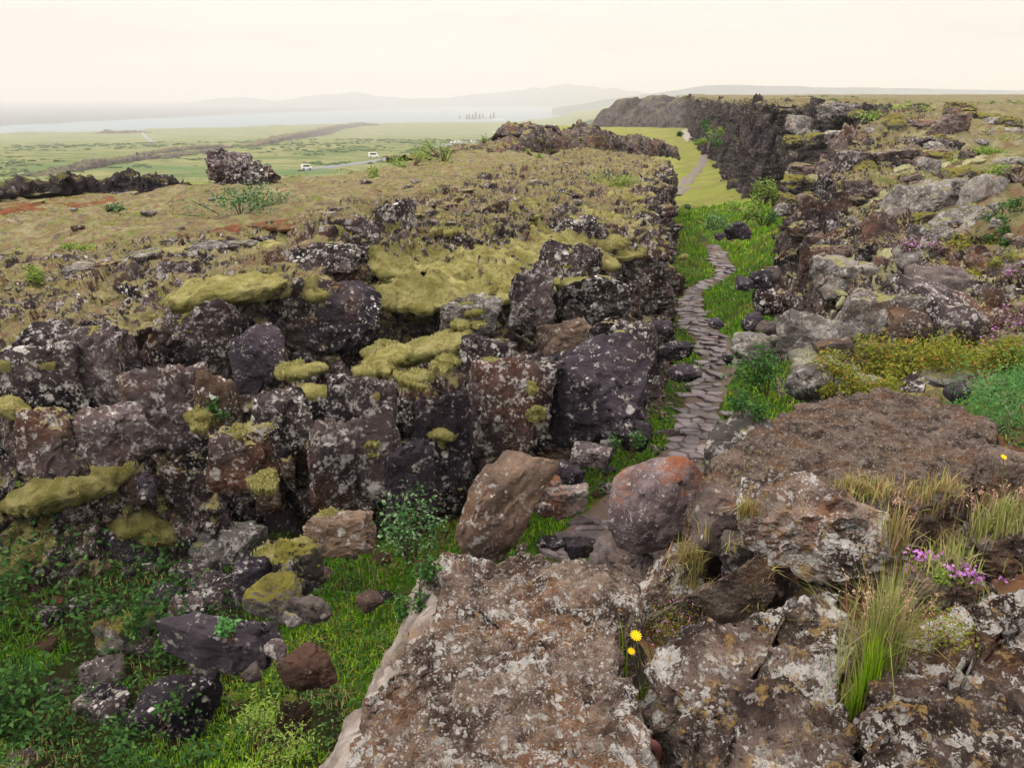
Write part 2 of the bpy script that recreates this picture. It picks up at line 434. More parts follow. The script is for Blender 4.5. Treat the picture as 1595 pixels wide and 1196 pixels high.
M_LEAFB = leaf_mat('leaf_bluegreen', (0.045, 0.145, 0.040), (0.13, 0.31, 0.095), (0.09, 0.22, 0.05), 0.3)
M_LEAFY = leaf_mat('leaf_yellowgreen', (0.115, 0.145, 0.018), (0.235, 0.245, 0.035), (0.35, 0.16, 0.03), 0.09)
M_LEAFL = leaf_mat('leaf_lime', (0.12, 0.20, 0.03), (0.26, 0.36, 0.08))
M_LEAFW = leaf_mat('leaf_willow', (0.07, 0.15, 0.055), (0.19, 0.29, 0.15), (0.03, 0.09, 0.02), 0.45)
M_HEATHER = leaf_mat('heather_sprig', (0.10, 0.07, 0.045), (0.15, 0.17, 0.05), (0.35, 0.19, 0.30), 0.2)
M_PURPLE = leaf_mat('thyme_flower', (0.38, 0.13, 0.42), (0.58, 0.28, 0.60))
M_YELLOW = leaf_mat('yellow_petal', (0.78, 0.50, 0.01), (0.85, 0.62, 0.03))
M_STEM = leaf_mat('stem', (0.10, 0.13, 0.04), (0.20, 0.18, 0.07))
M_HEATHTUFT = leaf_mat('heath_tuft', (0.21, 0.16, 0.09), (0.38, 0.325, 0.20), (0.20, 0.23, 0.055), 0.24)
M_MOSSTUFT = leaf_mat('moss_tuft', (0.18, 0.168, 0.050), (0.40, 0.368, 0.155))
M_REDEARTH = grass_ground('red_earth', [(0.175, 0.062, 0.032), (0.225, 0.085, 0.040), (0.120, 0.070, 0.045), (0.16, 0.12, 0.06)], 1.2, 0.06)
M_SEED = leaf_mat('seed_head', (0.36, 0.20, 0.15), (0.50, 0.36, 0.24))
M_WOOD = leaf_mat('twig', (0.06, 0.035, 0.022), (0.11, 0.07, 0.045))
def plain_mat(name, c, rough=0.7, var=0.25, sc=3.0, spec=0.3):
    M = Mat(name, rough, spec)
    M.color(M.mix(M.noise(sc, 5, 0.6), tuple(v * (1 - var) for v in c), tuple(min(1, v * (1 + var)) for v in c)))
    return M.m
M_PATH = plain_mat('path_earth', (0.085, 0.058, 0.045), 0.75, 0.5, 3.0)
M_GRAVEL = plain_mat('gravel_path', (0.145, 0.120, 0.110), 0.9, 0.25, 1.0)
M_ASPH = plain_mat('road_asphalt', (0.16, 0.17, 0.19), 0.8, 0.15, 0.2)
M_WHITE = plain_mat('white_paint', (0.8, 0.8, 0.78), 0.5, 0.05)
M_GLASSD = plain_mat('dark_glass', (0.03, 0.035, 0.04), 0.15, 0.1)
M_TYRE = plain_mat('tyre_rubber', (0.02, 0.02, 0.02), 0.9, 0.1)
M_ROOF = plain_mat('roof_sheet', (0.10, 0.12, 0.11), 0.6, 0.15)
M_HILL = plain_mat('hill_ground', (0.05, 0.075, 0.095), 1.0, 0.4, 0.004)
M_STRAP = plain_mat('reddish_leather', (0.22, 0.085, 0.085), 0.55, 0.2, 30.0)

# ------------------------------------------------------------------ plan of the gorge
LB = [(-22, 11.2), (-13, 12.2), (-8.6, 13.05), (-6, 13.9), (-3.5, 14.6), (-1.2, 15.2), (0.42, 16.2), (1.7, 18.3), (3.3, 21.3),
      (4.5, 27.2), (6.2, 38), (8.4, 49.4), (11.4, 65), (11.9, 72)]
RB = [(-3.5, 0.2), (-1.4, 2.6), (-0.3, 4.3), (0.15, 5.8), (0.5, 7.6), (2.6, 10.0), (5.4, 14), (7.0, 18.5), (7.6, 22), (8.4, 26.5), (10.2, 34), (12.6, 41.5), (14.0, 46), (16.6, 50), (21, 55),
      (24.5, 62), (21.6, 69), (19.2, 73), (21.2, 85), (25.0, 105), (31.5, 151), (45, 230), (62, 330)]
PATHPX = [(862, 872), (915, 838), (985, 778), (1040, 735), (1074, 706), (1084, 672), (1088, 646), (1104, 616), (1121, 586), (1109, 541), (1084, 512), (1073, 490), (1080, 455), (1104, 443), (1135, 429), (1122, 411), (1118, 398), (1108, 385)]
PATH = [onz(a, b, 0.0) for a, b in PATHPX]
PATH = [(p.x, p.y) for p in PATH]

def zfloor(x, y):
    z = np.interp(y, [0, 45, 75, 150, 300, 450, 900], [0, 0, -1.0, -1.5, -3.0, -6.0, -20.0])
    dl = np.abs(poly_dist(x, y, LB)); dr = np.abs(poly_dist(x, y, RB)); dp = np.abs(poly_dist(x, y, PATH))
    P = np.stack([x, y, np.zeros_like(x)], 1)
    rough = 0.22 * fbm(P * 0.45, 4, 3) + 0.10 * fbm(P * 1.7, 3, 9)
    rough = np.where(y > 60, rough * 0.8, rough)
    z = z + rough * sstep(0.5, 2.2, dp)
    z = z + 0.30 * np.exp(-(dl / 0.9) ** 2) + 0.9 * np.exp(-(dr / 1.6) ** 2)
    z = z + 1.1 * np.exp(-(((x - 14.2) / 3.2) ** 2 + ((y - 55) / 7.5) ** 2))        # green mounds under the right wall
    z = z + 0.9 * np.exp(-(((x - 18) / 4.0) ** 2 + ((y - 66) / 6.0) ** 2))
    z = z + 0.20 * np.exp(-(((x + 6.8) / 3.0) ** 2 + ((y - 11.5) / 2.0) ** 2))
    return z

LPC = [(-22, 13, 4.0), (-14, 15, 4.1), (-14, 19, 4.5), (-10, 20, 4.7), (-7.7, 20.7, 4.95), (-5, 21, 5.2), (-3.8, 23.5, 5.45), (-2.4, 23.9, 5.55), (-1.6, 26, 5.5),
       (-2, 30, 5.35), (-0.5, 40, 5.05), (2.3, 51, 4.6), (6, 60, 4.0), (-20, 35, 4.35), (-10.7, 40, 4.3), (-6.6, 46, 4.5), (-1.6, 59, 4.7), (3.6, 70, 4.6),
       (9, 72, 3.6), (-14, 28, 4.6), (-25, 30, 4.3), (-32, 22, 4.2), (-7, 30, 4.95), (-5, 37, 4.75)]
BACK = [(-60, 28), (-20.5, 35.5), (-11, 40.5), (-6.8, 46.5), (-2.2, 60), (2.6, 74), (9, 78), (14, 74)]
BPC = [(0.2, 3, 4.7), (1.2, 4.6, 4.75), (2.5, 3, 5.1), (1.6, 6.6, 3.9), (3, 6, 4.75), (2.6, 8.4, 3.7), (6, 8, 5.1), (4.6, 10.5, 4.35), (6.5, 11, 4.9), (9, 10, 5.5), (6.8, 13.4, 3.9), (8.4, 15, 4.6), (11, 14, 5.6), (9.9, 18, 4.9), (8.4, 18, 3.6),
       (9.0, 21.6, 3.1), (10.8, 22, 4.5), (12, 22, 5.5), (10.4, 27, 3.6), (12.0, 30, 4.3), (13.6, 28, 4.7), (15.0, 32, 5.2), (15, 28, 5.5), (13.2, 34, 4.7), (15.4, 36, 5.4), (18, 34, 5.9), (15.4, 41, 5.2), (14.8, 40, 5.7),
       (15.4, 46, 4.6), (18, 48, 6.2), (22, 45, 6.2), (30, 30, 6.4), (24.5, 57, 6.9), (26, 64, 7.3), (23, 68, 7.4), (40, 60, 6.7), (21.5, 73, 7.5), (26, 85, 7.5), (29, 100, 7.4), (60, 100, 7.0), (36, 151, 7.2), (100, 100, 7.2), (51, 230, 7.4),
       (150, 250, 7.7), (70, 330, 7.6), (400, 900, 8.4), (900, 900, 8.6), (120, 450, 7.7)]
def zbench(x, y): return idw(x, y, BPC, 3.4)
def zleft(x, y): return idw(x, y, LPC, 3.2)

ALLV, ALLF = [], []
_vo = [0]
def to_bvh(V, nu, nv, step):
    G = V.reshape(nu, nv, 3)
    iu = np.unique(np.r_[np.arange(0, nu, step), nu - 1]); iv = np.unique(np.r_[np.arange(0, nv, step), nv - 1])
    S = G[iu][:, iv].reshape(-1, 3)
    ALLV.append(S); ALLF.append(grid_faces(len(iu), len(iv)) + _vo[0]); _vo[0] += len(S)

def polar_sheet(az0, az1, naz, r0, r1, nr):
    az = np.radians(np.linspace(az0, az1, naz)); rr = np.exp(np.linspace(np.log(r0), np.log(r1), nr))
    A, Rr = np.meshgrid(az, rr, indexing='ij')
    return (np.sin(A) * Rr).ravel(), (np.cos(A) * Rr).ravel()
def drop_faces(F, bad):
    return F[~bad[F].any(1)]

# ------------------------------------------------------------------ gorge floor
x, y = polar_sheet(38, -50, 330, 5.0, 700, 420)
z = zfloor(x, y)
Vf = np.stack([x, y, z], 1)
Ff = grid_faces(330, 420)
bad = (poly_dist(x, y, LB) > 6) & (y < 95) | (poly_dist(x, y, RB) < -5) | ((x < -10) & (y > 100)) | ((x < 12) & (y > 150))
_F = drop_faces(Ff, bad)
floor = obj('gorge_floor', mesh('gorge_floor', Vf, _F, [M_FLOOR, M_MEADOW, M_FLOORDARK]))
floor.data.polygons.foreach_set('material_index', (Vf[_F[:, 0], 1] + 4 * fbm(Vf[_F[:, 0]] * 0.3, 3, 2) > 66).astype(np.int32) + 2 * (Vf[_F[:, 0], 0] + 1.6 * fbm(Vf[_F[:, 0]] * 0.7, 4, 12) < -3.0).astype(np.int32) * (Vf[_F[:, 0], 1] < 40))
tag(floor, 'grassy floor of the rift gorge between the two lava cliffs', 'ground', kind='structure')
to_bvh(Vf, 330, 420, 3)

# ------------------------------------------------------------------ left cliff
ST = [
 (-22, 11.2, -.10, .99, [(-.5, -.9), (0, 0), (.25, 1.2), (.5, 2.2), (.9, 2.5), (1.1, 3.4), (1.3, 3.8), (1.8, 4.0), (3.5, 4.1), (7, 4.2)]),
 (-13, 12.2, -.15, .99, [(-.5, -.9), (0, 0), (.25, 1.0), (.6, 1.6), (.9, 2.3), (1.1, 3.3), (1.3, 3.8), (1.8, 4.0), (3.5, 4.2), (7, 4.5)]),
 (-8.6, 13.05, -.20, .98, [(-.5, -.9), (0, 0), (.3, .7), (.75, .9), (.85, 1.7), (1.3, 1.85), (1.4, 3.0), (1.5, 3.95), (3.5, 4.3), (7, 4.7)]),
 (-6.9, 13.6, -.22, .98, [(-.5, -.9), (0, 0), (.15, .8), (.4, 1.1), (.5, 1.9), (.8, 2.0), (.95, 3.1), (1.1, 4.15), (3.0, 4.5), (7, 4.9)]),
 (-5.4, 14.05, -.25, .97, [(-.5, -.9), (0, 0), (.15, .9), (.3, 1.3), (.45, 2.5), (.7, 2.7), (.8, 3.6), (.95, 4.45), (2.6, 4.85), (7, 5.1)]),
 (-3.5, 14.6, -.25, .97, [(-.5, -.9), (0, 0), (.25, 1.2), (.4, 1.8), (.55, 3.1), (.95, 3.3), (1.05, 4.2), (1.25, 4.95), (3, 5.15), (7, 5.25)]),
 (-2.3, 14.95, -.28, .96, [(-.5, -.9), (0, 0), (.3, 1.2), (.5, 2.3), (.8, 2.85), (1.6, 3.15), (2.0, 3.7), (3.2, 4.1), (4.6, 5.4), (8, 5.4)]),
 (-1.0, 15.3, -.3, .95, [(-.5, -.9), (0, 0), (.3, 1.2), (.5, 2.3), (.8, 2.75), (1.5, 3.0), (1.9, 3.55), (3.8, 4.2), (5.9, 5.45), (9, 5.5)]),
 (.42, 16.2, -.36, .93, [(-.5, -.9), (0, 0), (.2, 1.4), (.35, 2.4), (.7, 2.9), (1.0, 3.6), (1.4, 4.35), (3.4, 4.75), (5.0, 5.5), (8, 5.6)]),
 (1.7, 18.3, -.52, .86, [(-.5, -.9), (0, 0), (.2, 1.0), (.4, 2.2), (.7, 2.6), (1.0, 4.0), (1.3, 4.45), (2.9, 4.75), (4.4, 5.4), (8, 5.6)]),
 (3.3, 21.3, -.74, .67, [(-.5, -.9), (0, 0), (.1, 1.2), (.2, 2.4), (.3, 3.3), (.5, 4.2), (.9, 4.6), (2.2, 4.8), (3.2, 5.35), (7, 5.5)]),
 (4.5, 27.2, -.9, .44, [(-.5, -.9), (0, 0), (.1, 1.5), (.2, 2.8), (.3, 3.8), (.5, 4.6), (.8, 4.9), (1.5, 5.1), (3, 5.3), (7, 5.4)]),
 (6.2, 38, -.95, .3, [(-.5, -.9), (0, 0), (.1, 1.5), (.2, 2.8), (.3, 3.8), (.5, 4.4), (.8, 4.7), (1.5, 4.9), (3, 5.0), (7, 5.05)]),
 (8.4, 49.4, -.95, .3, [(-.5, -1.2), (0, 0), (.1, 1.5), (.2, 2.8), (.3, 3.6), (.5, 4.0), (.8, 4.3), (1.5, 4.5), (3, 4.6), (7, 4.6)]),
 (11.4, 65, -.97, .2, [(-.5, -1.8), (0, -.8), (.1, .8), (.2, 2.0), (.3, 2.7), (.5, 3.1), (.8, 3.4), (1.5, 3.6), (3, 3.8), (7, 4.0)]),
 (11.9, 72, -.95, -.3, [(-.5, -2.2), (0, -1.2), (.1, .5), (.2, 1.6), (.3, 2.3), (.5, 2.7), (.8, 3.0), (1.5, 3.2), (3, 3.4), (7, 3.6)]),
 (9.5, 78, -.7, -.7, [(-.5, -2.4), (0, -1.4), (.1, .2), (.2, 1.2), (.3, 1.7), (.5, 2.0), (.8, 2.2), (1.5, 2.5), (3, 2.8), (7, 3.2)]),
]
def sweep(name, st, k, nt, mats, seed, amp=1.0, size=1.0, flip=False, minstep=0.03, bstep=3):
    B = np.array([(a[0], a[1]) for a in st], float); N = np.array([(a[2], a[3]) for a in st], float)
    Pd = np.array([[p[0] for p in a[4]] for a in st], float); Pz = np.array([[p[1] for p in a[4]] for a in st], float)
    L = np.r_[0, np.cumsum(np.hypot(*np.diff(B, axis=0).T))]
    s, S = 0.0, []
    while s < L[-1]:
        S.append(s)
        bx, by = np.interp(s, L, B[:, 0]), np.interp(s, L, B[:, 1])
        s += max(minstep, k * math.hypot(bx, by))
    S = np.array(S)
    itp = lambda a: np.interp(S, L, a)
    def sm(a, wdt=0.9):
        out = np.zeros_like(S); 
        for o in np.linspace(-wdt, wdt, 7): out += np.interp(np.clip(S + o * (0.6 + S / L[-1]), 0, L[-1]), L, a)
        return out / 7
    bx, by = sm(B[:, 0]), sm(B[:, 1]); nx, ny = sm(N[:, 0]), sm(N[:, 1])
    ln = np.hypot(nx, ny); nx /= ln; ny /= ln
    K = Pd.shape[1]
    D = np.stack([sm(Pd[:, j], 0.5) for j in range(K)], 1); Z = np.stack([sm(Pz[:, j], 0.5) for j in range(K)], 1)
    cl = np.concatenate([np.zeros((len(S), 1)), np.cumsum(np.hypot(np.diff(D, axis=1), np.diff(Z, axis=1)), 1)], 1)
    tt = np.linspace(0, 1, nt)
    G = np.zeros((len(S), nt, 3))
    for i in range(len(S)):
        u = tt * cl[i, -1]
        d = np.interp(u, cl[i], D[i]); zz = np.interp(u, cl[i], Z[i])
        G[i, :, 0] = bx[i] + nx[i] * d; G[i, :, 1] = by[i] + ny[i] * d; G[i, :, 2] = zz
    ds = np.gradient(G, axis=0); dt = np.gradient(G, axis=1)
    # smooth normals
    NN = np.cross(ds, dt); NN /= np.linalg.norm(NN, axis=2, keepdims=True) + 1e-12
    if flip: NN = -NN
    for _ in range(6):
        NN[1:-1] = (NN[:-2] + NN[1:-1] + NN[2:]) / 3; NN[:, 1:-1] = (NN[:, :-2] + NN[:, 1:-1] + NN[:, 2:]) / 3
    NN /= np.linalg.norm(NN, axis=2, keepdims=True) + 1e-12
    P = G.reshape(-1, 3); Nf = NN.reshape(-1, 3)
    flat = np.clip(Nf[:, 2], 0, 1) ** 2
    big = blocks(P, (1.0 * size, 1.0 * size, 1.9 * size), seed, 1.5, 0.36, 0.05)
    med = blocks(P, (0.44 * size, 0.44 * size, 1.05 * size), seed + 7, 1.7, 0.30, 0.06)
    sml = blocks(P, (0.16 * size, 0.16 * size, 0.21 * size), seed + 13, 1.4, 0.2, 0.08)
    a = amp * size
    disp = a * ((0.62 * big) * (1 - 0.72 * flat) + 0.33 * med * (1 - 0.6 * flat) + 0.15 * sml * (1 - 0.4 * flat) + 0.03 * fbm(P * 5 / size, 3, seed + 3))
    disp += a * 0.35 * fbm(P * 0.55 / size, 2, seed + 31) * (1 - 0.6 * flat)
    # long shallow joints along the strata
    disp -= a * 0.10 * (1 - flat) * (1 - sstep(0.0, 0.14, np.abs(vnoise(P * np.array([0.35, 0.35, 1.9]) / size, seed + 90))))
    j = np.tile(tt, len(S))
    disp *= np.clip((1 - j) / 0.06, 0, 1)
    P = P + Nf * disp[:, None]
    F = grid_faces(len(S), nt)
    if flip: F = F[:, ::-1]
    o = obj(name, mesh(name, P, F, mats))
    if len(mats) > 1:
        fnv = np.cross(P[F[:, 2]] - P[F[:, 0]], P[F[:, 3]] - P[F[:, 1]]); fnv /= np.linalg.norm(fnv, axis=1, keepdims=True) + 1e-12
        fn = 0.35 * Nf[F[:, 0], 2] + 0.65 * fnv[:, 2] + 0.22 * fbm(P[F[:, 0]] * 0.9, 3, seed + 5)
        top = (j[F[:, 0]] > 0.5) & (fn > 0.72)
        top = top.astype(np.int32)
        if len(mats) > 2: top[(top == 1) & (P[F[:, 0], 1] < 8.5)] = 2
        o.data.polygons.foreach_set('material_index', top)
    to_bvh(P, len(S), nt, bstep)
    return o, P, Nf, len(S)

for i_, a_ in enumerate(ST):
    for k_ in range(2, 8):
        d_, z_ = a_[4][k_]
        if i_ <= 6: a_[4][k_] = (d_ * (0.55 if d_ < 1.3 else 0.55 + 0.45 * min(1, (d_ - 1.3) / 1.0)), z_)
        elif d_ < 1.2: a_[4][k_] = (d_ * 0.7, z_)
    for k_ in (8, 9):
        d_, z_ = a_[4][k_]
        zz_ = float(zleft(np.array([a_[0] + a_[2] * d_]), np.array([a_[1] + a_[3] * d_]))[0])
        a_[4][k_] = (d_, zz_ + 0.05 if k_ == 9 else 0.6 * z_ + 0.4 * zz_)
left_cliff, LV, LN, LNS = sweep('lava_cliff', ST, 0.0023, 300, [M_WALL, M_PLATEAU], 101)
tag(left_cliff, 'long dark lava cliff with moss ledges along the left side of the gorge', 'cliff', kind='structure')

# left plateau
x, y = polar_sheet(-66, 14, 430, 11, 110, 300)
z = zleft(x, y)
P = np.stack([x, y, z * 0], 1)
dl = poly_dist(x, y, LB)
db = poly_dist(x, y, BACK)
z = z + 0.16 * fbm(P * 0.5, 4, 21) + 0.07 * fbm(P * 2.1, 4, 27) + 0.10 * np.maximum(0, blocks(P + 3.3, (0.9, 0.9, 0.9), 33, 0.8, 0.2))
z = z - 0.9 * (1 - sstep(4.5, 8.5, dl)) - np.clip(db + 0.4, 0, 40) ** 1.0 * 0.62
P = np.stack([x, y, z], 1)
bad = (dl < 5.2) & (y < 34) | (dl < 3.4) | (db > 26)
lava_plateau = obj('moss_heath_plateau', mesh('moss_heath_plateau', P, drop_faces(grid_faces(430, 300)[:, ::-1], bad), M_PLATEAU))
tag(lava_plateau, 'brown and ochre moss heath on top of the left lava cliff', 'ground', kind='structure')
to_bvh(P, 430, 300, 3)

# ------------------------------------------------------------------ right cliff and bench
def right_station(i, j, n, h0=None):
    bx, by = RB[i]
    return None
def setback(y): return 1 + 0.9 * sstep(22, 30, np.asarray(y, float)) * (1 - sstep(46, 52, np.asarray(y, float)))
def right_profile(bx, by, nx, ny, f=1.0):
    pts = []
    f = float(setback(by))
    zb = float(zfloor(np.array([bx]), np.array([by]))[0]) - 0.5
    rim = float(zbench(np.array([bx + nx * 1.6 * f]), np.array([by + ny * 1.6 * f]))[0])
    H = rim - zb
    pr = [(-.5, zb - .8), (0, zb), (.12, zb + .25 * H), (.3, zb + .42 * H), (.6, zb + .55 * H), (.8, zb + .78 * H), (1.05, zb + .94 * H), (1.6, rim)]
    pr = pr[:2] + [(d * f, z) for d, z in pr[2:]]
    for d in (1.6 * f + 1.4, 1.6 * f + 4.4):
        pr.append((d, float(zbench(np.array([bx + nx * d]), np.array([by + ny * d]))[0]) - (0.5 if d > 1.6 * f + 3 else 0.05)))
    return pr
def right_stations(idx):
    out = []
    for i in idx:
        p0 = np.array(RB[max(i - 1, 0)]); p1 = np.array(RB[min(i + 1, len(RB) - 1)])
        t = (p1 - p0) / np.linalg.norm(p1 - p0)
        n = np.array([t[1], -t[0]])
        b = RB[i]
        out.append((b[0], b[1], n[0], n[1], right_profile(b[0], b[1], n[0], n[1])))
    return out
SR1 = right_stations(range(0, 16))
right_cliff, RV, RN, RNS = sweep('broken_cliff', SR1, 0.0026, 210, [M_WALLR, M_BENCH, M_SOIL], 211, amp=0.95, size=0.9, flip=True)
tag(right_cliff, 'broken lava cliff with mossy boulders along the right side of the gorge', 'cliff', kind='structure')
SR2 = right_stations(range(15, 23))
far_cliff, FV, FN, FNS = sweep('tall_cliff', SR2, 0.0026, 150, [M_FAR, M_BENCH], 311, amp=0.8, size=1.6, flip=True)
tag(far_cliff, 'tall sheer dark cliff beyond the green bend of the gorge', 'cliff', kind='structure')

# right bench and plateau
x, y = polar_sheet(-20, 58, 420, 2.2, 1500, 420)
z = zbench(x, y)
P0 = np.stack([x, y, z * 0], 1)
dr = -poly_dist(x, y, RB)
rr = np.hypot(x, y)
near = sstep(9, 14, rr)
amp = near * (1 - 0.6 * sstep(60, 150, rr))
z = z + amp * (0.30 * fbm(P0 * 0.35, 4, 41)) + 0.08 * fbm(P0 * 1.9, 4, 47) * (0.35 + 0.65 * near)
terr = blocks(P0 + 1.7, (2.6, 2.6, 2.6), 53, 0.7, 0.25, 0.06)
z = z + 0.42 * amp * terr * (1 - sstep(45, 70, rr)) + amp * 0.18 * blocks(P0, (0.8, 0.8, 0.8), 57, 0.9, 0.25, 0.08)
z = z + 0.8 * sstep(80, 250, rr) * fbm(P0 * 0.02, 4, 59)
sb_ = setback(y) * 1.6 - 1.6
z = z - 0.5 * (1 - sstep(2.0, 4.5, dr - sb_))
P = np.stack([x, y, z], 1)
bad = (dr < 1.6 + sb_)
bench = obj('heath_bench', mesh('heath_bench', P, drop_faces(grid_faces(420, 420)[:, ::-1], bad), [M_BENCH, M_SOIL]))
_me = bench.data
_c = np.zeros(len(_me.polygons) * 3); _me.polygons.foreach_get('center', _c); _c = _c.reshape(-1, 3)
_me.polygons.foreach_set('material_index', ((_c[:, 1] + 0.5 * vnoise(_c * 1.3, 5)) < 7.0).astype(np.int32))
tag(bench, 'uneven heath bench and far lava plateau on the right side', 'ground', kind='structure')
to_bvh(P, 420, 420, 3)

# ------------------------------------------------------------------ plain, lake, hills
LAKEZ = -70.0
KD = 78.0 / 38.0
def lake_edge(azd):   # distance of the near shore by azimuth in degrees
    return KD * np.interp(azd, [-60, -32, -25, -18, -8, 0, 3, 5, 8, 12], [1150, 1180, 1200, 1300, 1430, 1500, 1750, 2600, 5000, 12000])
az = np.degrees(np.arctan2(*np.array([0, 1]))) if False else None
x, y = polar_sheet(-68, 60, 300, 30, 20000, 340)
r = np.hypot(x, y); azd = np.degrees(np.arctan2(x, y))
P0 = np.stack([x, y, x * 0], 1)
def plain_z(x, y):
  x = np.asarray(x, float); y = np.asarray(y, float)
  r = np.hypot(x, y); azd = np.degrees(np.arctan2(x, y)); P0 = np.stack([x, y, x * 0], 1)
  z = -24.5 + 1.3 * fbm(P0 * 0.012, 4, 71) + 0.5 * fbm(P0 * 0.06, 3, 77) - 43.0 * sstep(330, 2100, r) * (1 - sstep(1.5, 9, azd)) - 9.0 * sstep(0.86, 1.12, r / lake_edge(azd))
  z = z + 17 * sstep(2.5, 9.5, azd) * sstep(95, 190, r) * (1 - sstep(900, 1800, r))
  z = z + 22 * sstep(2, 16, azd) * sstep(700, 1700, r) * (1 - sstep(4000, 7000, r))          # ground climbs to the right plateau
  z = np.where(r < 75, z - 3, z)
  z = np.maximum(z, LAKEZ - 3.8)
  return z
z = plain_z(x, y)
P = np.stack([x, y, z], 1)
Mp = Mat('plain_heath', 1.0, 0.05)
mp = Mp.n('ShaderNodeMapping'); mp.inputs['Scale'].default_value = (0.35, 1.0, 1.0); mp.inputs['Rotation'].default_value = (0, 0, R(-14)); Mp.l(Mp.pos, mp.inputs[0])
cp = Mp.mix(Mp.step(Mp.noise(0.045, 9, 0.72, vec=mp.outputs[0]), 0.38, 0.60), (0.070, 0.115, 0.030), (0.205, 0.200, 0.085))
cp = Mp.mix(Mp.step(Mp.noise(0.11, 8, 0.72, vec=mp.outputs[0], off=(50.0, 9.0, 0.0)), 0.52, 0.62), cp, (0.045, 0.088, 0.026))
cp = Mp.mix(Mp.step(Mp.noise(0.075, 8, 0.72, vec=mp.outputs[0], off=(5.0, 90.0, 0.0)), 0.55, 0.66), cp, (0.200, 0.165, 0.095))
cp = Mp.mix(Mp.step(Mp.noise(0.16, 7, 0.72, vec=mp.outputs[0], off=(15.0, 9.0, 7.0)), 0.60, 0.68), cp, (0.085, 0.072, 0.066))
cp = Mp.mix(Mp.step(Mp.noise(0.012, 5, 0.6, vec=mp.outputs[0], off=(25.0, 19.0, 7.0)), 0.55, 0.70), cp, (0.075, 0.130, 0.045))
Mp.color(cp); Mp.bump(Mp.noise(0.3, 6, 0.7), 1.0, 1.2)
plain = obj('plain', mesh('plain', P, grid_faces(300, 340)[:, ::-1], Mp.m))
tag(plain, 'wide green and ochre lava plain between the cliff and the lake', 'ground', kind='structure')
to_bvh(P, 300, 340, 2)

Ml = Mat('lake_water', 0.8, 0.15)
Ml.color((0.15, 0.205, 0.245)); Ml.bump(Ml.noise(0.08, 4, 0.6), 0.25, 0.5)
q = 19500
lake = obj('lake', mesh('lake', [(-q, 300, LAKEZ), (q, 300, LAKEZ), (q, 20000, LAKEZ), (-q, 20000, LAKEZ)], [(0, 1, 2, 3)], Ml.m, smooth=False))
tag(lake, 'pale calm lake beyond the plain', 'lake', kind='structure')

def hill_range(name, pts, Y, depth, label, seed, jag=0.12):
    """pts: (px, py) skyline as it stands at distance Y; a real ridge with a front and a back slope"""
    px = np.linspace(pts[0][0], pts[-1][0], 220)
    py = np.interp(px, [p[0] for p in pts], [p[1] for p in pts])
    top = np.array([aty(a, b, Y) for a, b in zip(px, py)])
    nv = 24
    t = np.linspace(-1, 1, nv)
    V = np.zeros((220, nv, 3))
    prof = (1 - np.abs(t) ** 1.25)
    for j in range(nv):
        V[:, j, 0] = top[:, 0] * (1 + t[j] * depth / Y)
        V[:, j, 1] = Y + t[j] * depth
        V[:, j, 2] = (top[:, 2] - LAKEZ) * prof[j] + LAKEZ - 2
    Q = V.reshape(-1, 3)
    hh = np.clip(Q[:, 2] - LAKEZ, 0, None)
    Q[:, 2] += hh * jag * fbm(Q * (6.0 / depth), 5, seed)
    o = obj(name, mesh(name, Q, grid_faces(220, nv)[:, ::-1] if False else grid_faces(220, nv), M_HILL))
    return tag(o, label, 'hills', kind='structure')
x, y = polar_sheet(-70, 14, 240, 1, 2, 60)
A_ = np.degrees(np.arctan2(x, y)); q_ = np.log2(np.hypot(x, y))
sh = np.interp(A_, [-70, -32, -26, -20, -14, -8, 0, 3, 6, 14], [1250, 1330, 1500, 1750, 2150, 2750, 3400, 3900, 5200, 8200]) * KD * (1 + 0.04 * fbm(np.stack([A_ * 0.6, q_ * 0, q_ * 0], 1), 3, 3))
rr_ = np.exp(np.log(sh) + q_ * (np.log(19000) - np.log(sh)))
P = np.stack([x / np.hypot(x, y) * rr_, y / np.hypot(x, y) * rr_, LAKEZ - 0.3 + 6 * q_ + 1.0 * sstep(0, 0.03, q_)], 1)
far_shore = obj('far_shore', mesh('far_shore', P, grid_faces(240, 60)[:, ::-1], M_HILL))
tag(far_shore, 'low hazy shore on the far side of the lake', 'ground', kind='structure')
hill_range('mountains', [(-260, 178), (-60, 174), (60, 172), (150, 172), (200, 165), (280, 162), (340, 154), (380, 152), (430, 158), (470, 151), (510, 146), (545, 143), (590, 150), (640, 154), (700, 152), (760, 144), (830, 137),
                         (900, 133), (960, 139), (1000, 145), (1060, 150), (1120, 152), (1200, 153)], 7700, 1200, 'pale hazy mountains across the lake', 5, 0.14)
hill_range('low_hills', [(-300, 196), (-40, 194), (20, 193), (60, 195), (110, 196), (140, 196)], 3450, 110, 'low dark shore hills at the left end of the lake', 15, 0.05)
hill_range('island', [(166, 187), (180, 183), (205, 180), (235, 184), (255, 187)], 4200, 150, 'flat dark islet toward the left end of the lake', 17, 0.05)
hill_range('island', [(594, 169), (606, 163), (622, 159), (638, 160), (655, 165), (700, 167), (716, 165), (735, 169)], 7000, 240, 'dark domed island in the middle of the lake', 25, 0.05)
hill_range('table_mountain', [(860, 168), (900, 162), (950, 153), (1000, 147), (1050, 140), (1095, 133), (1130, 131), (1200, 133), (1300, 135), (1420, 137), (1540, 140), (1700, 139), (1900, 142)], 4300, 500, 'long flat blue hill behind the right plateau', 35, 0.03)

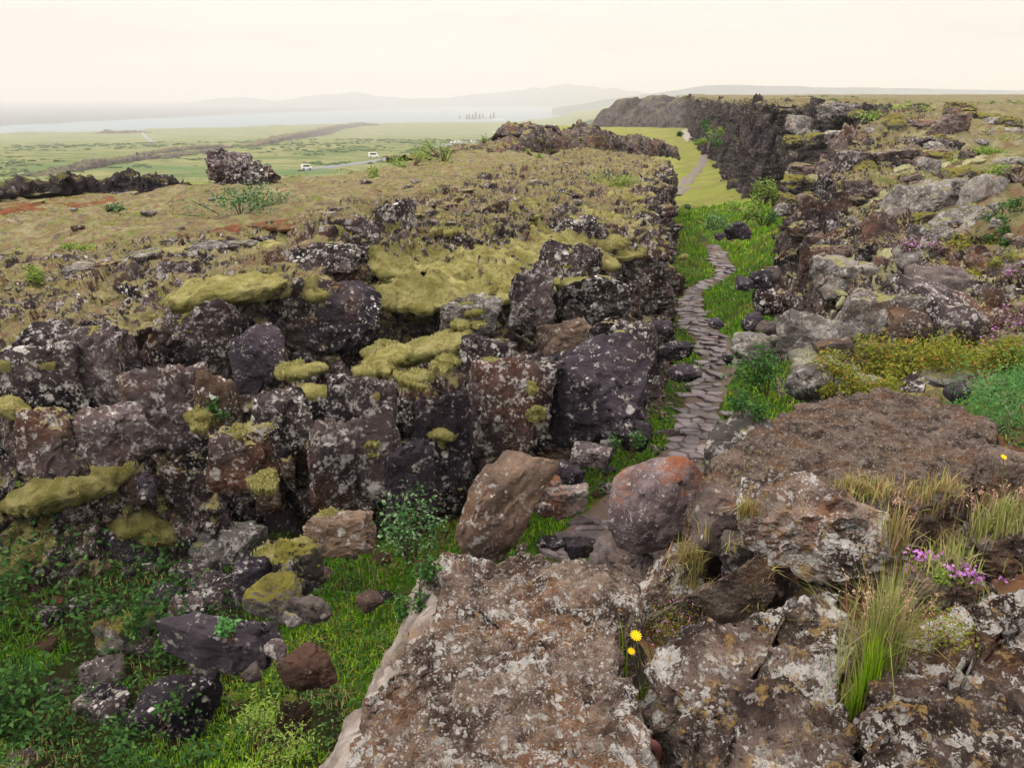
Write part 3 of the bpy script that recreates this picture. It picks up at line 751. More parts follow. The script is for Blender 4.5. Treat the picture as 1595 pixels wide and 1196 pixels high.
# ------------------------------------------------------------------ looking up points on the ground
BV = BVHTree.FromPolygons([tuple(v) for v in np.concatenate(ALLV)], [tuple(f) for f in np.concatenate(ALLF)], all_triangles=False)
def hit(px, py):
    loc, nor, idx, dist = BV.ray_cast(CAMP, ray(px, py).normalized())
    if loc is None: return onz(px, py, 0), Vector((0, 0, 1)), 20.0
    if nor.dot(ray(px, py)) > 0: nor = -nor
    return loc, nor, dist
def down(x, y, ztop):
    loc, nor, idx, dist = BV.ray_cast(Vector((x, y, ztop)), Vector((0, 0, -1)))
    return None if loc is None else loc.z
def ground(x, y, ztop=12.0):
    z = down(x, y, ztop)
    return 0.0 if z is None else z

# ------------------------------------------------------------------ rock shapes
ICO = {}
def ico(level):
    if level not in ICO:
        bm = bmesh.new(); bmesh.ops.create_icosphere(bm, subdivisions=level, radius=1.0)
        bm.verts.ensure_lookup_table()
        ICO[level] = (np.array([v.co[:] for v in bm.verts]), np.array([[v.index for v in f.verts] for f in bm.faces]))
        bm.free()
    return ICO[level]
def rock_verts(seed, level=4, half=(1, 1, 1), cuts=7, box=0.25, p=22, rough=0.075, cutlo=0.72, cuthi=1.0):
    rg = np.random.default_rng(seed)
    D, F = ico(level)
    pl = []
    for ax in range(3):
        for s_ in (-1, 1):
            n = np.zeros(3); n[ax] = s_
            n += rg.normal(0, box, 3) * 0.6; n /= np.linalg.norm(n)
            pl.append((n, rg.uniform(0.75, 0.95)))
    for _ in range(cuts):
        n = rg.normal(size=3); n /= np.linalg.norm(n)
        pl.append((n, rg.uniform(cutlo, cuthi)))
    acc = np.zeros(len(D))
    for n, h in pl:
        acc += np.maximum(D @ n / h, 0) ** p
    r = acc ** (-1.0 / p)
    V = D * r[:, None]
    hv = np.array(half)
    Vs = V * hv
    m = hv.mean()
    off = rg.uniform(-50, 50, 3)
    d = rough * m * (0.8 * fbm(Vs / m * 1.6 + off, 4, seed) + 1.0 * blocks(Vs / m * 1.0 + off, (0.7, 0.7, 0.95), seed + 3, 1.7, 0.06, 0.05) + 0.7 * blocks(Vs / m * 1.0 + off, (0.27, 0.27, 0.40), seed + 4, 1.7, 0.08, 0.06) + 0.30 * fbm(Vs / m * 6 + off, 4, seed + 5))
    Vs = Vs + D * d[:, None]
    return Vs, F
def rock_me(name, seed, mat, level=4, half=(1, 1, 1), sharp=32, **k):
    V, F = rock_verts(seed, level, half, **k)
    return mesh(name, V, F, mat, smooth=True, sharp=sharp)
LIB = {}
def lib(kind, i, mat):
    key = (kind, i)
    if key not in LIB:
        half = {'block': (1, 1, 1), 'column': (1, 1, 1), 'round': (1, 1, 1), 'plate': (1, 1, 1)}[kind]
        kw = {'block': dict(cuts=6, box=0.3, p=26), 'column': dict(cuts=5, box=0.14, p=30), 'round': dict(cuts=16, box=0.5, p=9, cutlo=0.7, cuthi=0.9), 'plate': dict(cuts=4, box=0.12, p=20)}[kind]
        LIB[key] = rock_me('rock_shape', 900 + i * 13 + len(kind), mat, 5, half, rough=0.12, **kw)
    return LIB[key]

def wall_rock(parent, loc, nrm, size, kind, mat, rg, sink=0.3, roll=None):
    az = math.atan2(nrm.y, nrm.x)
    e = Euler((rg.normal(0, 0.09), rg.normal(0, 0.09), az + rg.normal(0, 0.2) + rg.integers(0, 2) * math.pi))
    if roll is not None:
        q = Matrix.Rotation(roll, 3, Vector((nrm.x, nrm.y, 0)).normalized()) @ e.to_matrix(); e = q.to_euler()
    c = loc - nrm * (sink * min(size))
    return obj('rock', lib(kind, int(rg.integers(0, 7)), mat), parent, c, e, [s / 2 for s in size], mat)

def scatter_wall(parent, V, N, count, rg, mats, smin, smax, ylim, kinds=('block', 'block', 'column'), zmin=-9, grow=0.012, nzmax=0.75, keep=None):
    cand = rg.permutation(len(V))
    placed = []
    cell = {}
    for i in cand:
        if len(placed) >= count: break
        p, n = V[i], N[i]
        if n[2] > nzmax or p[1] > ylim or p[2] < zmin: continue
        # weight towards the near part so rocks are spread evenly in the picture
        dist = math.hypot(p[0], p[1])
        vd = -(p[0] * n[0] + p[1] * n[1] + (p[2] - CAMZ) * n[2]) / math.sqrt(dist * dist + (p[2] - CAMZ) ** 2)
        if vd < 0.05: continue
        px = (p[0] / (p[1] * math.cos(PITCH) + (CAMZ - p[2]) * math.sin(PITCH))) * FPX + CX
        if px < -90 or px > 1700: continue
        s = rg.uniform(smin, smax) ** 1.0 * (1 + grow * dist)
        ok = True
        for q, qs in placed:
            if (q[0] - p[0]) ** 2 + (q[1] - p[1]) ** 2 + (q[2] - p[2]) ** 2 < (0.36 * (s + qs)) ** 2: ok = False; break
        if not ok: continue
        if keep and not keep(p): continue
        placed.append((p, s))
        asp = rg.uniform(0.8, 2.1)
        size = (s * rg.uniform(0.55, 0.8), s * rg.uniform(0.8, 1.2), s * asp)
        wall_rock(parent, Vector(p), Vector(n), size, kinds[int(rg.integers(0, len(kinds)))], mats[int(rg.integers(0, len(mats)))], rg, sink=rg.uniform(0.22, 0.46))
    return placed

rg = np.random.default_rng(11)
# the blocks one can name on the left wall: px, py, width, height (photo pixels), kind, material, proud
LEFT_BLOCKS = [
 (522, 500, 112, 84, 'block', M_DARK), (396, 566, 74, 80, 'block', M_DARK), (256, 642, 108, 112, 'round', M_BLOCK), (60, 590, 120, 110, 'column', M_BLOCK),
 (150, 575, 80, 120, 'column', M_BLOCK), (300, 545, 70, 118, 'column', M_BLOCK), (350, 520, 60, 90, 'column', M_BLOCK), (420, 490, 60, 110, 'column', M_BLOCK), (160, 680, 110, 80, 'block', M_BLOCK),
 (60, 690, 90, 90, 'block', M_WALL), (800, 640, 125, 135, 'block', M_BLOCK), (925, 625, 150, 140, 'round', M_DARK),
 (612, 360, 70, 90, 'column', M_BLOCK), (560, 372, 70, 50, 'plate', M_BLOCK), (880, 440, 90, 120, 'column', M_BLOCK), (938, 470, 105, 66, 'block', M_BLOCK), (730, 498, 92, 58, 'block', M_GREY),
 (830, 470, 70, 90, 'column', M_BLOCK), (225, 860, 120, 80, 'block', M_DARK), (150, 800, 100, 80, 'block', M_BLOCK), (340, 880, 105, 84, 'block', M_GREY),
 (530, 838, 100, 58, 'plate', M_TAN), (510, 740, 70, 130, 'column', M_BLOCK), (590, 720, 80, 140, 'column', M_BLOCK), (430, 660, 90, 100, 'block', M_BLOCK), (470, 640, 70, 60, 'block', M_BLOCK), (690, 690, 90, 150, 'column', M_DARK),
 (640, 760, 80, 130, 'column', M_DARK), (990, 560, 70, 120, 'column', M_BLOCK), (960, 540, 70, 80, 'block', M_WALL), (500, 400, 110, 40, 'plate', M_BLOCK), (270, 430, 60, 40, 'plate', M_BLOCK), (330, 640, 70, 90, 'column', M_TAN),
 (380, 720, 90, 110, 'block', M_WALL), (300, 760, 80, 100, 'column', M_WALL), (880, 540, 80, 70, 'block', M_TAN), (760, 560, 80, 70, 'block', M_BLOCK), (560, 640, 90, 90, 'block', M_BLOCK), (900, 370, 80, 60, 'block', M_BLOCK)]
taken = []
for px, py, ww, hh, kind, mat in LEFT_BLOCKS:
    loc, nor, dist = hit(px, py)
    W, H = ww * dist / FPX, hh * dist / FPX
    if kind == 'round': kind = 'block'
    sz = (W * 0.62, W * 1.1, H * 1.15)
    wall_rock(left_cliff, loc, Vector((nor.x * 0.4, -0.9, 0.1)).normalized(), sz, kind, mat, rg, sink=0.36)
    taken.append((np.array(loc), max(W, H)))
def far_from_taken(p):
    for q, s in taken:
        if ((q - p) ** 2).sum() < (0.45 * s) ** 2: return False
    return True
scatter_wall(left_cliff, LV, LN, 255, rg, [M_BLOCK, M_WALL, M_WALL, M_WALL, M_DARK, M_TAN], 0.24, 0.62, 70, kinds=('column', 'column', 'block'), nzmax=0.42, keep=far_from_taken)
scatter_wall(right_cliff, RV, RN, 285, rg, [M_RIGHT, M_WALL, M_BLOCK, M_WALL], 0.30, 0.85, 60, grow=0.02, nzmax=0.9, keep=lambda p: p[1] > 9)
scatter_wall(far_cliff, FV, FN, 120, rg, [M_FAR], 0.6, 1.5, 260, kinds=('column', 'column', 'block'), grow=0.003)

def onplain(px, py):
    z = -24.5
    for _ in range(30):
        p = onz(px, py, z)
        z = 0.5 * z + 0.5 * float(plain_z([p.x], [p.y])[0])
    return onz(px, py, z)
# ------------------------------------------------------------------ far terrain: ridges and fissure walls
def ridge(name, pts, mat, thick, size, label, seed, n=260, nt=44, amp=1.0):
    """pts: (x, y, zbase, ztop) along the foot; an uneven wall of rock with a front, a top and a back"""
    A = np.array(pts, float)
    L = np.r_[0, np.cumsum(np.hypot(*np.diff(A[:, :2], axis=0).T))]
    S = np.linspace(0, L[-1], n)
    X, Y, Z0, Z1 = [np.interp(S, L, A[:, k]) for k in range(4)]
    tx, ty = np.gradient(X), np.gradient(Y); l = np.hypot(tx, ty); nx, ny = -ty / l, tx / l
    sgn = np.where(nx * X + ny * Y > 0, 1, -1); nx *= sgn; ny *= sgn          # away from the gorge side
    jag = size * (0.8 * vnoise(np.stack([S / size * 0.5, S * 0, S * 0], 1), seed) + 0.5 * vnoise(np.stack([S / size * 1.7, S * 0, S * 0], 1), seed + 1))
    H = (Z1 - Z0)
    prof = [(0, -0.25), (0.02, 0.3), (0.06, 0.7), (0.12, 0.95), (0.25, 1.0), (0.6, 0.9), (1.0, -0.25)]
    pd = np.array([p[0] for p in prof]); pz = np.array([p[1] for p in prof])
    u = np.linspace(0, 1, nt); c = np.r_[0, np.cumsum(np.hypot(np.diff(pd), np.diff(pz) * 0.6))]; c /= c[-1]
    d = np.interp(u, c, pd) * thick; q = np.interp(u, c, pz)
    G = np.zeros((n, nt, 3))
    G[:, :, 0] = X[:, None] + nx[:, None] * d; G[:, :, 1] = Y[:, None] + ny[:, None] * d
    G[:, :, 2] = Z0[:, None] + q[None, :] * np.maximum(H + np.clip(jag, -0.25 * H, 0.12 * H), 0.05)[:, None]
    NN = np.cross(np.gradient(G, axis=0), np.gradient(G, axis=1)); NN /= np.linalg.norm(NN, axis=2, keepdims=True) + 1e-12
    P = G.reshape(-1, 3); Nf = NN.reshape(-1, 3)
    if Nf[:, 2].sum() < 0: Nf = -Nf; flip = True
    else: flip = False
    dsp = size * amp * (0.55 * blocks(P, (size, size, size * 1.5), seed + 2, 1.4, 0.2, 0.06) + 0.22 * blocks(P, (size * .4,) * 3, seed + 3, 1.3, 0.2, 0.08))
    P = P + Nf * dsp[:, None]
    F = grid_faces(n, nt)
    o = obj(name, mesh(name, P, F[:, ::-1] if flip else F, mat))
    return tag(o, label, 'rock ridge', kind='structure')
def foot(px, py, z, top_py):
    p = onplain(px, py)
    t = aty(px, top_py, p.y)
    return (p.x, p.y, p.z, t.z)
def footY(px, Y, py, top_py):
    p, t = aty(px, py, Y), aty(px, top_py, Y)
    return (p.x, p.y, p.z, t.z)
ridge('lava_ridge', [footY(-40, 31, 312, 292), footY(0, 31.5, 310, 290), footY(18, 32, 305, 297), footY(60, 33, 296, 282), footY(110, 33, 298, 284), footY(150, 33.5, 306, 284), footY(200, 33.5, 312, 280),
      footY(255, 34, 310, 277), footY(285, 34.5, 303, 275), footY(302, 35, 302, 282)], M_FAR, 2.2, 0.55, 'low dark rock wall on the far edge of the left heath', 401)
ridge('lava_ridge', [footY(700, 54, 256, 250), footY(745, 56, 250, 238), footY(790, 58, 246, 222), footY(830, 59, 243, 206), footY(852, 60, 240, 195), footY(880, 61, 240, 192), footY(893, 62, 238, 212), footY(915, 64, 236, 208),
      footY(935, 65, 236, 193), footY(955, 66, 236, 205), footY(985, 68, 238, 212), footY(1010, 70, 238, 210), footY(1040, 72, 240, 222), footY(1062, 74, 246, 232)], M_RIGHT, 6.0, 0.7, 'jagged grey lava ridge on the skyline at the end of the left heath', 411, n=420, nt=60, amp=0.7)
ridge('fissure_wall', [foot(80, 276, -24.3, 274), foot(120, 268, -24.3, 262), foot(170, 258, -24.3, 249), foot(222, 250, -24.3, 243), foot(262, 247, -24.3, 244), foot(350, 235, -24.3, 233)], M_FAR, 14, 2.6, 'dark fissure wall on the plain, the nearer one', 421)
ridge('fissure_wall', [foot(400, 228, -24.3, 226), foot(430, 224, -24.3, 216), foot(480, 214, -24.3, 206), foot(530, 203, -24.3, 195), foot(562, 197, -24.3, 191), foot(590, 195, -24.3, 193)], M_FAR, 18, 3.4, 'long dark fissure wall on the plain, slanting toward the lake', 431)
ridge('fissure_wall', [foot(230, 243, -24.3, 240), foot(285, 235, -24.3, 231), foot(330, 232, -24.3, 227), foot(360, 231, -24.3, 229)], M_FAR, 10, 2.6, 'short low fissure wall in the middle of the plain', 441, n=120)
ridge('fissure_wall', [foot(150, 209, -24.3, 207), foot(165, 209, -24.3, 203), foot(190, 208, -24.3, 204), foot(235, 207, -24.3, 205)], M_FAR, 16, 4, 'small dark rocky rise on the plain near the lake', 451, n=90)
ridge('distant_cliff', [footY(905, 420, 212, 196), footY(918, 410, 212, 166), footY(935, 405, 208, 160), footY(990, 395, 205, 156), footY(1040, 380, 202, 156), footY(1075, 360, 204, 158), footY(1108, 330, 210, 161), footY(1140, 310, 215, 164)],
      M_FAR, 60, 3.6, 'distant grey cliff band closing the gorge on the horizon', 461, n=360, nt=50, amp=0.45)

# ------------------------------------------------------------------ stone path
def ribbon(name, pts, width, z_of, mat, lift, label, cat, n=160, kind='structure'):
    A = np.array(pts); L = np.r_[0, np.cumsum(np.hypot(*np.diff(A, axis=0).T))]
    S = np.linspace(0, L[-1], n)
    X, Y = np.interp(S, L, A[:, 0]), np.interp(S, L, A[:, 1])
    for _ in range(3):
        X[1:-1] = (X[:-2] + X[1:-1] * 2 + X[2:]) / 4; Y[1:-1] = (Y[:-2] + Y[1:-1] * 2 + Y[2:]) / 4
    tx, ty = np.gradient(X), np.gradient(Y); l = np.hypot(tx, ty); nx, ny = -ty / l, tx / l
    W = np.interp(S, L, width) if not isinstance(width, (int, float)) else np.full(n, width)
    W = W * (1 + 0.12 * vnoise(np.stack([S * 1.1, S * 0, S * 0], 1), 3))
    k = 7
    u = np.linspace(-0.5, 0.5, k)
    G = np.zeros((n, k, 3))
    G[:, :, 0] = X[:, None] + nx[:, None] * W[:, None] * u; G[:, :, 1] = Y[:, None] + ny[:, None] * W[:, None] * u
    zz = z_of(G[:, :, 0].ravel(), G[:, :, 1].ravel()).reshape(n, k)
    G[:, :, 2] = zz + lift
    G[:, 0, 2] -= lift * 3 + 0.03; G[:, -1, 2] -= lift * 3 + 0.03
    o = obj(name, mesh(name, G.reshape(-1, 3), grid_faces(n, k)[:, ::-1], mat))
    return tag(o, label, cat, kind=kind), (S, X, Y, nx, ny, W)
PW = [1.1, 1.2, 1.2, 1.2, 1.25, 1.3, 1.3, 1.35, 1.4, 1.3, 1.3, 1.15, 0.95, 0.9, 1.0, 1.05, 1.0, 0.9]
path, (pS, pX, pY, pnx, pny, pW) = ribbon('stone_path', PATH, PW, zfloor, M_PATH, 0.05, 'old paved footpath of flat grey stones along the gorge floor', 'path', n=300)
def clip_cell(c, others, box_):
    poly = box_
    for o in others:
        m = (c + o) / 2; n = o - c
        out = []
        for i in range(len(poly)):
            p, q = poly[i], poly[(i + 1) % len(poly)]
            dp, dq = (p - m) @ n, (q - m) @ n
            if dp <= 0: out.append(p)
            if dp * dq < 0: out.append(p + (q - p) * (dp / (dp - dq)))
        poly = out
        if len(poly) < 3: return None
    return np.array(poly)
def paving():
    rg = np.random.default_rng(5)
    seeds = []
    v, row = 0.05, 0
    while v < pS[-1] - 0.3:
        wd = float(np.interp(v, pS, pW))
        su, sv = 0.46, 0.33
        k = max(2, int(round(wd / su)))
        for i in range(-1, k + 1):
            seeds.append(((i + 0.5 + 0.5 * (row % 2) * 0.9) / k * wd - wd / 2 + rg.uniform(-0.17, 0.17), v + rg.uniform(-0.15, 0.15)))
        v += sv; row += 1
    S = np.array(seeds) * np.array([1.0, 1.35])
    count, rest = 0, []
    for c in S:
        wd = float(np.interp(c[1] / 1.35, pS, pW))
        if abs(c[0]) > wd / 2 * (0.80 + 0.34 * vnoise(np.array([[c[1] * 0.8, 3.0, 1.0 if c[0] > 0 else 7.0]]), 4)[0]): continue
        if rg.random() < 0.12: continue
        d = np.linalg.norm(S - c, axis=1)
        nb = S[np.argsort(d)[1:13]]
        poly = clip_cell(c, nb, [c + np.array(q) for q in ((-0.6, -0.5), (0.6, -0.5), (0.6, 0.5), (-0.6, 0.5))])
        if poly is None: continue
        cen = poly.mean(0)
        # worn corners
        nxt = np.roll(poly, -1, 0)
        poly = np.concatenate([poly * 0.86 + nxt * 0.14, poly * 0.14 + nxt * 0.86], 1).reshape(-1, 2)
        poly = cen + (poly - cen) * rg.uniform(0.88, 0.97)
        uu, vv = poly[:, 0], poly[:, 1] / 1.35
        m = len(uu)
        X = np.interp(vv, pS, pX) + uu * np.interp(vv, pS, pnx); Y = np.interp(vv, pS, pY) + uu * np.interp(vv, pS, pny)
        z = zfloor(X, Y).mean() + 0.05
        h = rg.uniform(0.005, 0.045); tl = rg.normal(0, 0.05, 2)
        cx, cy = X.mean(), Y.mean()
        zt = z + h + (X - cx) * tl[0] + (Y - cy) * tl[1]
        V = np.concatenate([np.stack([X, Y, np.full(m, z - 0.06)], 1), np.stack([X, Y, zt - 0.015], 1),
                            np.stack([cx + (X - cx) * 0.92, cy + (Y - cy) * 0.92, zt + 0.004], 1), [[cx, cy, z + h + 0.006]]])
        F = []
        for q in range(m):
            r_ = (q + 1) % m
            F += [(q, r_, m + r_), (q, m + r_, m + q), (m + q, m + r_, 2 * m + r_), (m + q, 2 * m + r_, 2 * m + q), (2 * m + q, 2 * m + r_, 3 * m)]
        F = np.array(F)
        t = V[F[4]]
        if np.cross(t[1] - t[0], t[2] - t[0])[2] < 0: F = F[:, ::-1]
        if count < 298 and cy < 44:
            obj('paving_stone', mesh('paving_stone', V, F, M_PATHST, smooth=False), path); count += 1
        else:
            rest.append((V, F))
    if rest:
        o = 0; VV = []; FF = []
        for V, F in rest: VV.append(V); FF.append(F + o); o += len(V)
        q = obj('far_paving', mesh('far_paving', np.concatenate(VV), np.concatenate(FF), M_PATHST, smooth=False), path); q['kind'] = 'stuff'
paving()
zmeadow = zfloor
gp = [aty(a, b, Y) for a, b, Y in [(1052, 305, 86), (1062, 291, 93), (1075, 275, 107), (1092, 258, 125), (1101, 247, 145), (1099, 240, 160), (1090, 234, 180)]]
ribbon('gravel_path', [(p.x, p.y) for p in gp], 1.7, zfloor, M_GRAVEL, 0.05, 'grey gravel path curving through the far green meadow', 'path', n=80)
gp = [onz(a, b, -2.6) for a, b in [(1078, 228), (1072, 220), (1068, 212), (1064, 206)]]
ribbon('gravel_path', [(p.x, p.y) for p in gp], 3.0, zfloor, plain_mat('pale_gravel', (0.28, 0.25, 0.21), 0.9), 0.4, 'pale distant stretch of path below the distant cliff', 'path', n=30)

def zplain(x, y):
    return plain_z(x, y)
def road(pxs, wd, label):
    p = [onplain(a, b) for a, b in pxs]
    ribbon('road', [(q.x, q.y) for q in p], wd, zplain, M_ASPH, 0.6, label, 'road', n=60)
road([(470, 267), (520, 260), (600, 250), (650, 243), (676, 238), (690, 228), (705, 224), (740, 222)], 6.0, 'grey road crossing the plain below the left heath')
road([(219, 203), (226, 212), (238, 222)], 9.0, 'short stretch of pale road far out on the plain')
road([(800, 212), (825, 206), (850, 199), (905, 192)], 6.0, 'pale river-like road bending near the distant cliff')

# ------------------------------------------------------------------ moss cushions draped over the rock
for o_ in list(left_cliff.children) + list(right_cliff.children):       # the placed blocks count as ground for moss
    if o_.name.startswith('rock'):
        mw = Matrix.LocRotScale(o_.location, o_.rotation_euler.to_quaternion(), o_.scale)
        lv, lf = ico(2)
        r_ = 0.85
        V = np.array([(mw @ Vector(v * r_))[:] for v in lv])
        ALLV.append(V); ALLF.append(None); ALLF[-1] = ('t', lf + _vo[0]); _vo[0] += len(V)
_polys = []
for f in ALLF:
    _polys += [tuple(q) for q in (f[1] if isinstance(f, tuple) else f)]
BV = BVHTree.FromPolygons([tuple(v) for v in np.concatenate(ALLV)], _polys, all_triangles=False)

def moss(parent, px, py, wpx, hpx, mat, rot=0.0, thick=0.13, seed=1, name='moss_cushion', lobes=0.38):
    loc, nor, dist = hit(px, py)
    a = wpx * dist / FPX / 2
    dep = math.asin(min(1, max(0.05, (CAMZ - loc.z) / dist)))
    b = min(max(hpx * dist / FPX / 2 / math.sin(max(dep, 0.16)), 0.22 * a), 1.3 * a)
    nr, na = 24, 110
    rg = np.random.default_rng(seed)
    th = np.linspace(0, 2 * np.pi, na, endpoint=False)
    ol = 1 + lobes * vnoise(np.stack([np.cos(th) * 1.6 + seed, np.sin(th) * 1.6, th * 0], 1), seed) + 0.7 * lobes * vnoise(np.stack([np.cos(th) * 4 + seed, np.sin(th) * 4, th * 0], 1), seed + 9) + 0.35 * lobes * vnoise(np.stack([np.cos(th) * 13 + seed, np.sin(th) * 13, th * 0], 1), seed + 19)
    rr = np.linspace(0.02, 1, nr) ** 0.8
    c, s = math.cos(rot), math.sin(rot)
    G = np.zeros((na, nr, 3)); Zh = np.zeros((na, nr))
    lim = 0.14 * a + 0.08
    rm = np.ones(na)
    for i in range(na):                     # a cushion ends where its ledge ends
        zp = loc.z
        for k in range(1, 17):
            q = k / 16
            u, v = math.cos(th[i]) * ol[i] * q * a, math.sin(th[i]) * ol[i] * q * b
            z = down(loc.x + u * c - v * s, loc.y + u * s + v * c, loc.z + 0.45 * a + 0.25)
            stp = math.hypot(u, v) / k
            if z is None or z < zp - 2.0 * stp - 0.10 or z < loc.z - 1.6 * lim - 0.5 * q * b or z > zp + 2.2 * stp + 0.14:
                rm[i] = max(0.16, q - 0.03); break
            zp = z
    rm = np.minimum(rm, 0.35 * np.roll(rm, 1) + 0.3 * rm + 0.35 * np.roll(rm, -1) + 0.10)
    ol = ol * rm
    for i in range(na):
        for j in range(nr):
            u, v = math.cos(th[i]) * ol[i] * rr[j] * a, math.sin(th[i]) * ol[i] * rr[j] * b
            X, Y = loc.x + u * c - v * s, loc.y + u * s + v * c
            z = down(X, Y, loc.z + 0.45 * a + 0.25)
            Zh[i, j] = loc.z - lim if z is None else min(max(z, loc.z - lim), loc.z + lim * 1.5)
            G[i, j, 0], G[i, j, 1] = X, Y
    for _ in range(4):
        Zs = Zh.copy()
        Zs[:, 1:-1] = (Zh[:, :-2] + 2 * Zh[:, 1:-1] + Zh[:, 2:]) / 4
        Zh = (np.roll(Zs, 1, 0) + 2 * Zs + np.roll(Zs, -1, 0)) / 4
        Zh[:, 0] = Zh[:, 0].mean()
    th_ = thick * (0.30 + 0.42 * min(a, 1.0))
    P = G.reshape(-1, 3)
    prof = np.sqrt(np.clip(1 - np.tile(rr, (na, 1)) ** 4, 0, 1))
    lump = (0.42 + 1.35 * fbm(P * 1.9 + seed, 3, seed).reshape(na, nr)) + 0.5 * np.abs(fbm(P * 5.0, 3, seed + 3)).reshape(na, nr) + 0.22 * fbm(P * 19, 2, seed + 5).reshape(na, nr)
    G[:, :, 2] = Zh + th_ * prof * lump - 0.03
    skirt = G[:, -1:, :].copy(); skirt[:, :, 2] -= 0.6 * th_ + 0.04; skirt[:, :, :2] = loc.xy[:] + (skirt[:, :, :2] - np.array(loc.xy[:])) * 0.93
    G = np.concatenate([G, skirt], 1); nr += 1
    F = grid_faces(na, nr, wrap=True)
    o = obj(name, mesh(name, G.reshape(-1, 3), F[:, ::-1], mat), parent)
    fz = G[:, 1:-2].reshape(-1, 3)
    MTUFT.setdefault(parent.name, []).append((fz[rg.random(len(fz)) < 0.30], dist, mat))
    return o
MTUFT = {}
LM = [(408, 436, 80, 26, .1), (60, 775, 110, 50, .2), (660, 440, 170, 84, .3), (720, 420, 150, 90, .4), (640, 400, 110, 60, .2),
      (800, 405, 160, 60, .3), (880, 378, 170, 42, .35), (920, 362, 90, 28, .4), (780, 440, 100, 40, .3), (590, 565, 80, 50, 0), (415, 386, 66, 24, .1), (532, 376, 86, 18, .1), (490, 456, 44, 26, 0), (366, 676, 28, 20, 0),
      (577, 690, 28, 24, 0), (690, 672, 56, 30, 0), (835, 640, 30, 26, 0), (300, 500, 60, 20, .1), (1000, 330, 40, 16, 0), (985, 312, 50, 16, .3), (960, 290, 60, 16, .3), (700, 345, 60, 26, 0), (760, 352, 50, 20, .2), (820, 320, 60, 18, .2), (870, 300, 80, 18, .2), (600, 345, 40, 14, 0),
      (830, 385, 70, 30, .3), (860, 400, 60, 26, .3), (320, 465, 90, 36, .2), (260, 470, 60, 26, .2), (40, 545, 90, 26, .2), (165, 522, 70, 22, .1), (700, 535, 60, 22, .1), (600, 545, 60, 26, .1), (130, 740, 60, 40, 0), (70, 745, 80, 40, 0), (20, 850, 50, 50, 0), (80, 820, 60, 30, .2), (200, 805, 60, 30, 0), (250, 820, 50, 36, 0), (905, 425, 40, 14, 0), (560, 455, 40, 20, 0), (450, 575, 40, 24, 0),
      (250, 780, 40, 26, 0), (320, 640, 44, 34, 0), (730, 485, 50, 20, 0), (690, 560, 40, 18, 0), (985, 385, 40, 14, .2), (935, 335, 70, 22, .3), (640, 585, 50, 20, 0), (515, 805, 36, 26, 0), (410, 745, 40, 20, 0), (560, 600, 50, 22, 0), (430, 860, 60, 50, 0)]
for i, (a, b, c, d, r_) in enumerate(LM):
    moss(left_cliff, a, b, c * 1.05, d * 1.1, M_MOSS, r_, 0.15, 300 + i)
def moss_pad(parent, px, py, wpx, hpx, rot, mat, seed):
    """a thick cushion sitting on a ledge of the wall, its back sunk in the rock"""
    loc, nor, dist = hit(px, py)
    a, c = wpx * dist / FPX / 2, hpx * dist / FPX / 2
    b = min(0.75 * a, 0.26 + 0.35 * a)
    V, F = ico(5 if wpx > 90 else 4)
    sx = np.sign(V[:, 0]) * np.abs(V[:, 0]) ** 0.85
    P = np.stack([sx * a, V[:, 1] * b, np.where(V[:, 2] > 0, V[:, 2] * c * 0.8, V[:, 2] * c * 0.9)], 1)
    P[:, 2] += c * (0.30 * vnoise(np.stack([P[:, 0] / a * 1.6 + seed, P[:, 0] * 0, P[:, 0] * 0], 1), seed))        # uneven along its length
    Q = P + seed * 3.1
    P = P + V * (0.16 * c + 0.02) * (fbm(Q * 3.0, 3, seed) + 0.55 * fbm(Q * 9.0, 3, seed + 4))[:, None]
    hangs = (V[:, 2] < -0.1) & (V[:, 1] < 0.2)
    P[hangs, 2] -= 0.25 * c * np.abs(vnoise(np.stack([P[hangs, 0] * 7, P[hangs, 0] * 0, P[hangs, 0] * 0], 1), seed + 8))
    M4 = Matrix.Translation(loc + Vector((0, 0.25 * b, -0.1 * c))) @ Matrix.Rotation(-rot, 4, 'Y')
    P = P @ np.array(M4.to_3x3()).T + np.array(M4.translation)
    o = obj('moss_cushion', mesh('moss_cushion', P, F, mat), parent)
    fz = P[(V[:, 2] > -0.45) & (V[:, 1] < 0.6)]
    r_ = np.random.default_rng(seed)
    MTUFT.setdefault(parent.name, []).append((fz[r_.random(len(fz)) < 0.35], dist, mat))
    return o
for i, (a, b, c, d, r_) in enumerate([(105, 752, 185, 52, .26), (50, 778, 90, 40, .1), (222, 815, 116, 44, -.16), (40, 850, 112, 60, .42), (12, 890, 50, 60, .2), (345, 456, 190, 42, .16), (410, 437, 70, 22, .08), (110, 530, 170, 28, .14), (14, 636, 50, 36, 0), (914, 440, 78, 20, .05), (770, 583, 76, 22, .1), (765, 561, 44, 16, 0),
                                     (470, 577, 74, 26, .05), (487, 613, 54, 24, 0), (600, 565, 90, 40, .25), (665, 540, 130, 36, .2), (705, 520, 70, 26, .1), (440, 868, 90, 60, .2), (978, 531, 46, 26, -.3), (830, 606, 26, 40, 0), (690, 672, 54, 26, 0), (577, 690, 28, 20, 0), (366, 677, 28, 18, 0), (735, 486, 40, 16, 0), (415, 386, 64, 20, .1), (490, 457, 42, 22, 0), (985, 312, 46, 12, .2), (955, 372, 30, 12, 0), (1065, 400, 14, 8, 0), (320, 645, 44, 24, -.4), (515, 806, 34, 22, 0), (645, 590, 40, 14, 0), (700, 562, 34, 14, 0)]):
    moss_pad(left_cliff, a, b, c, d, r_, M_MOSS, 860 + i)
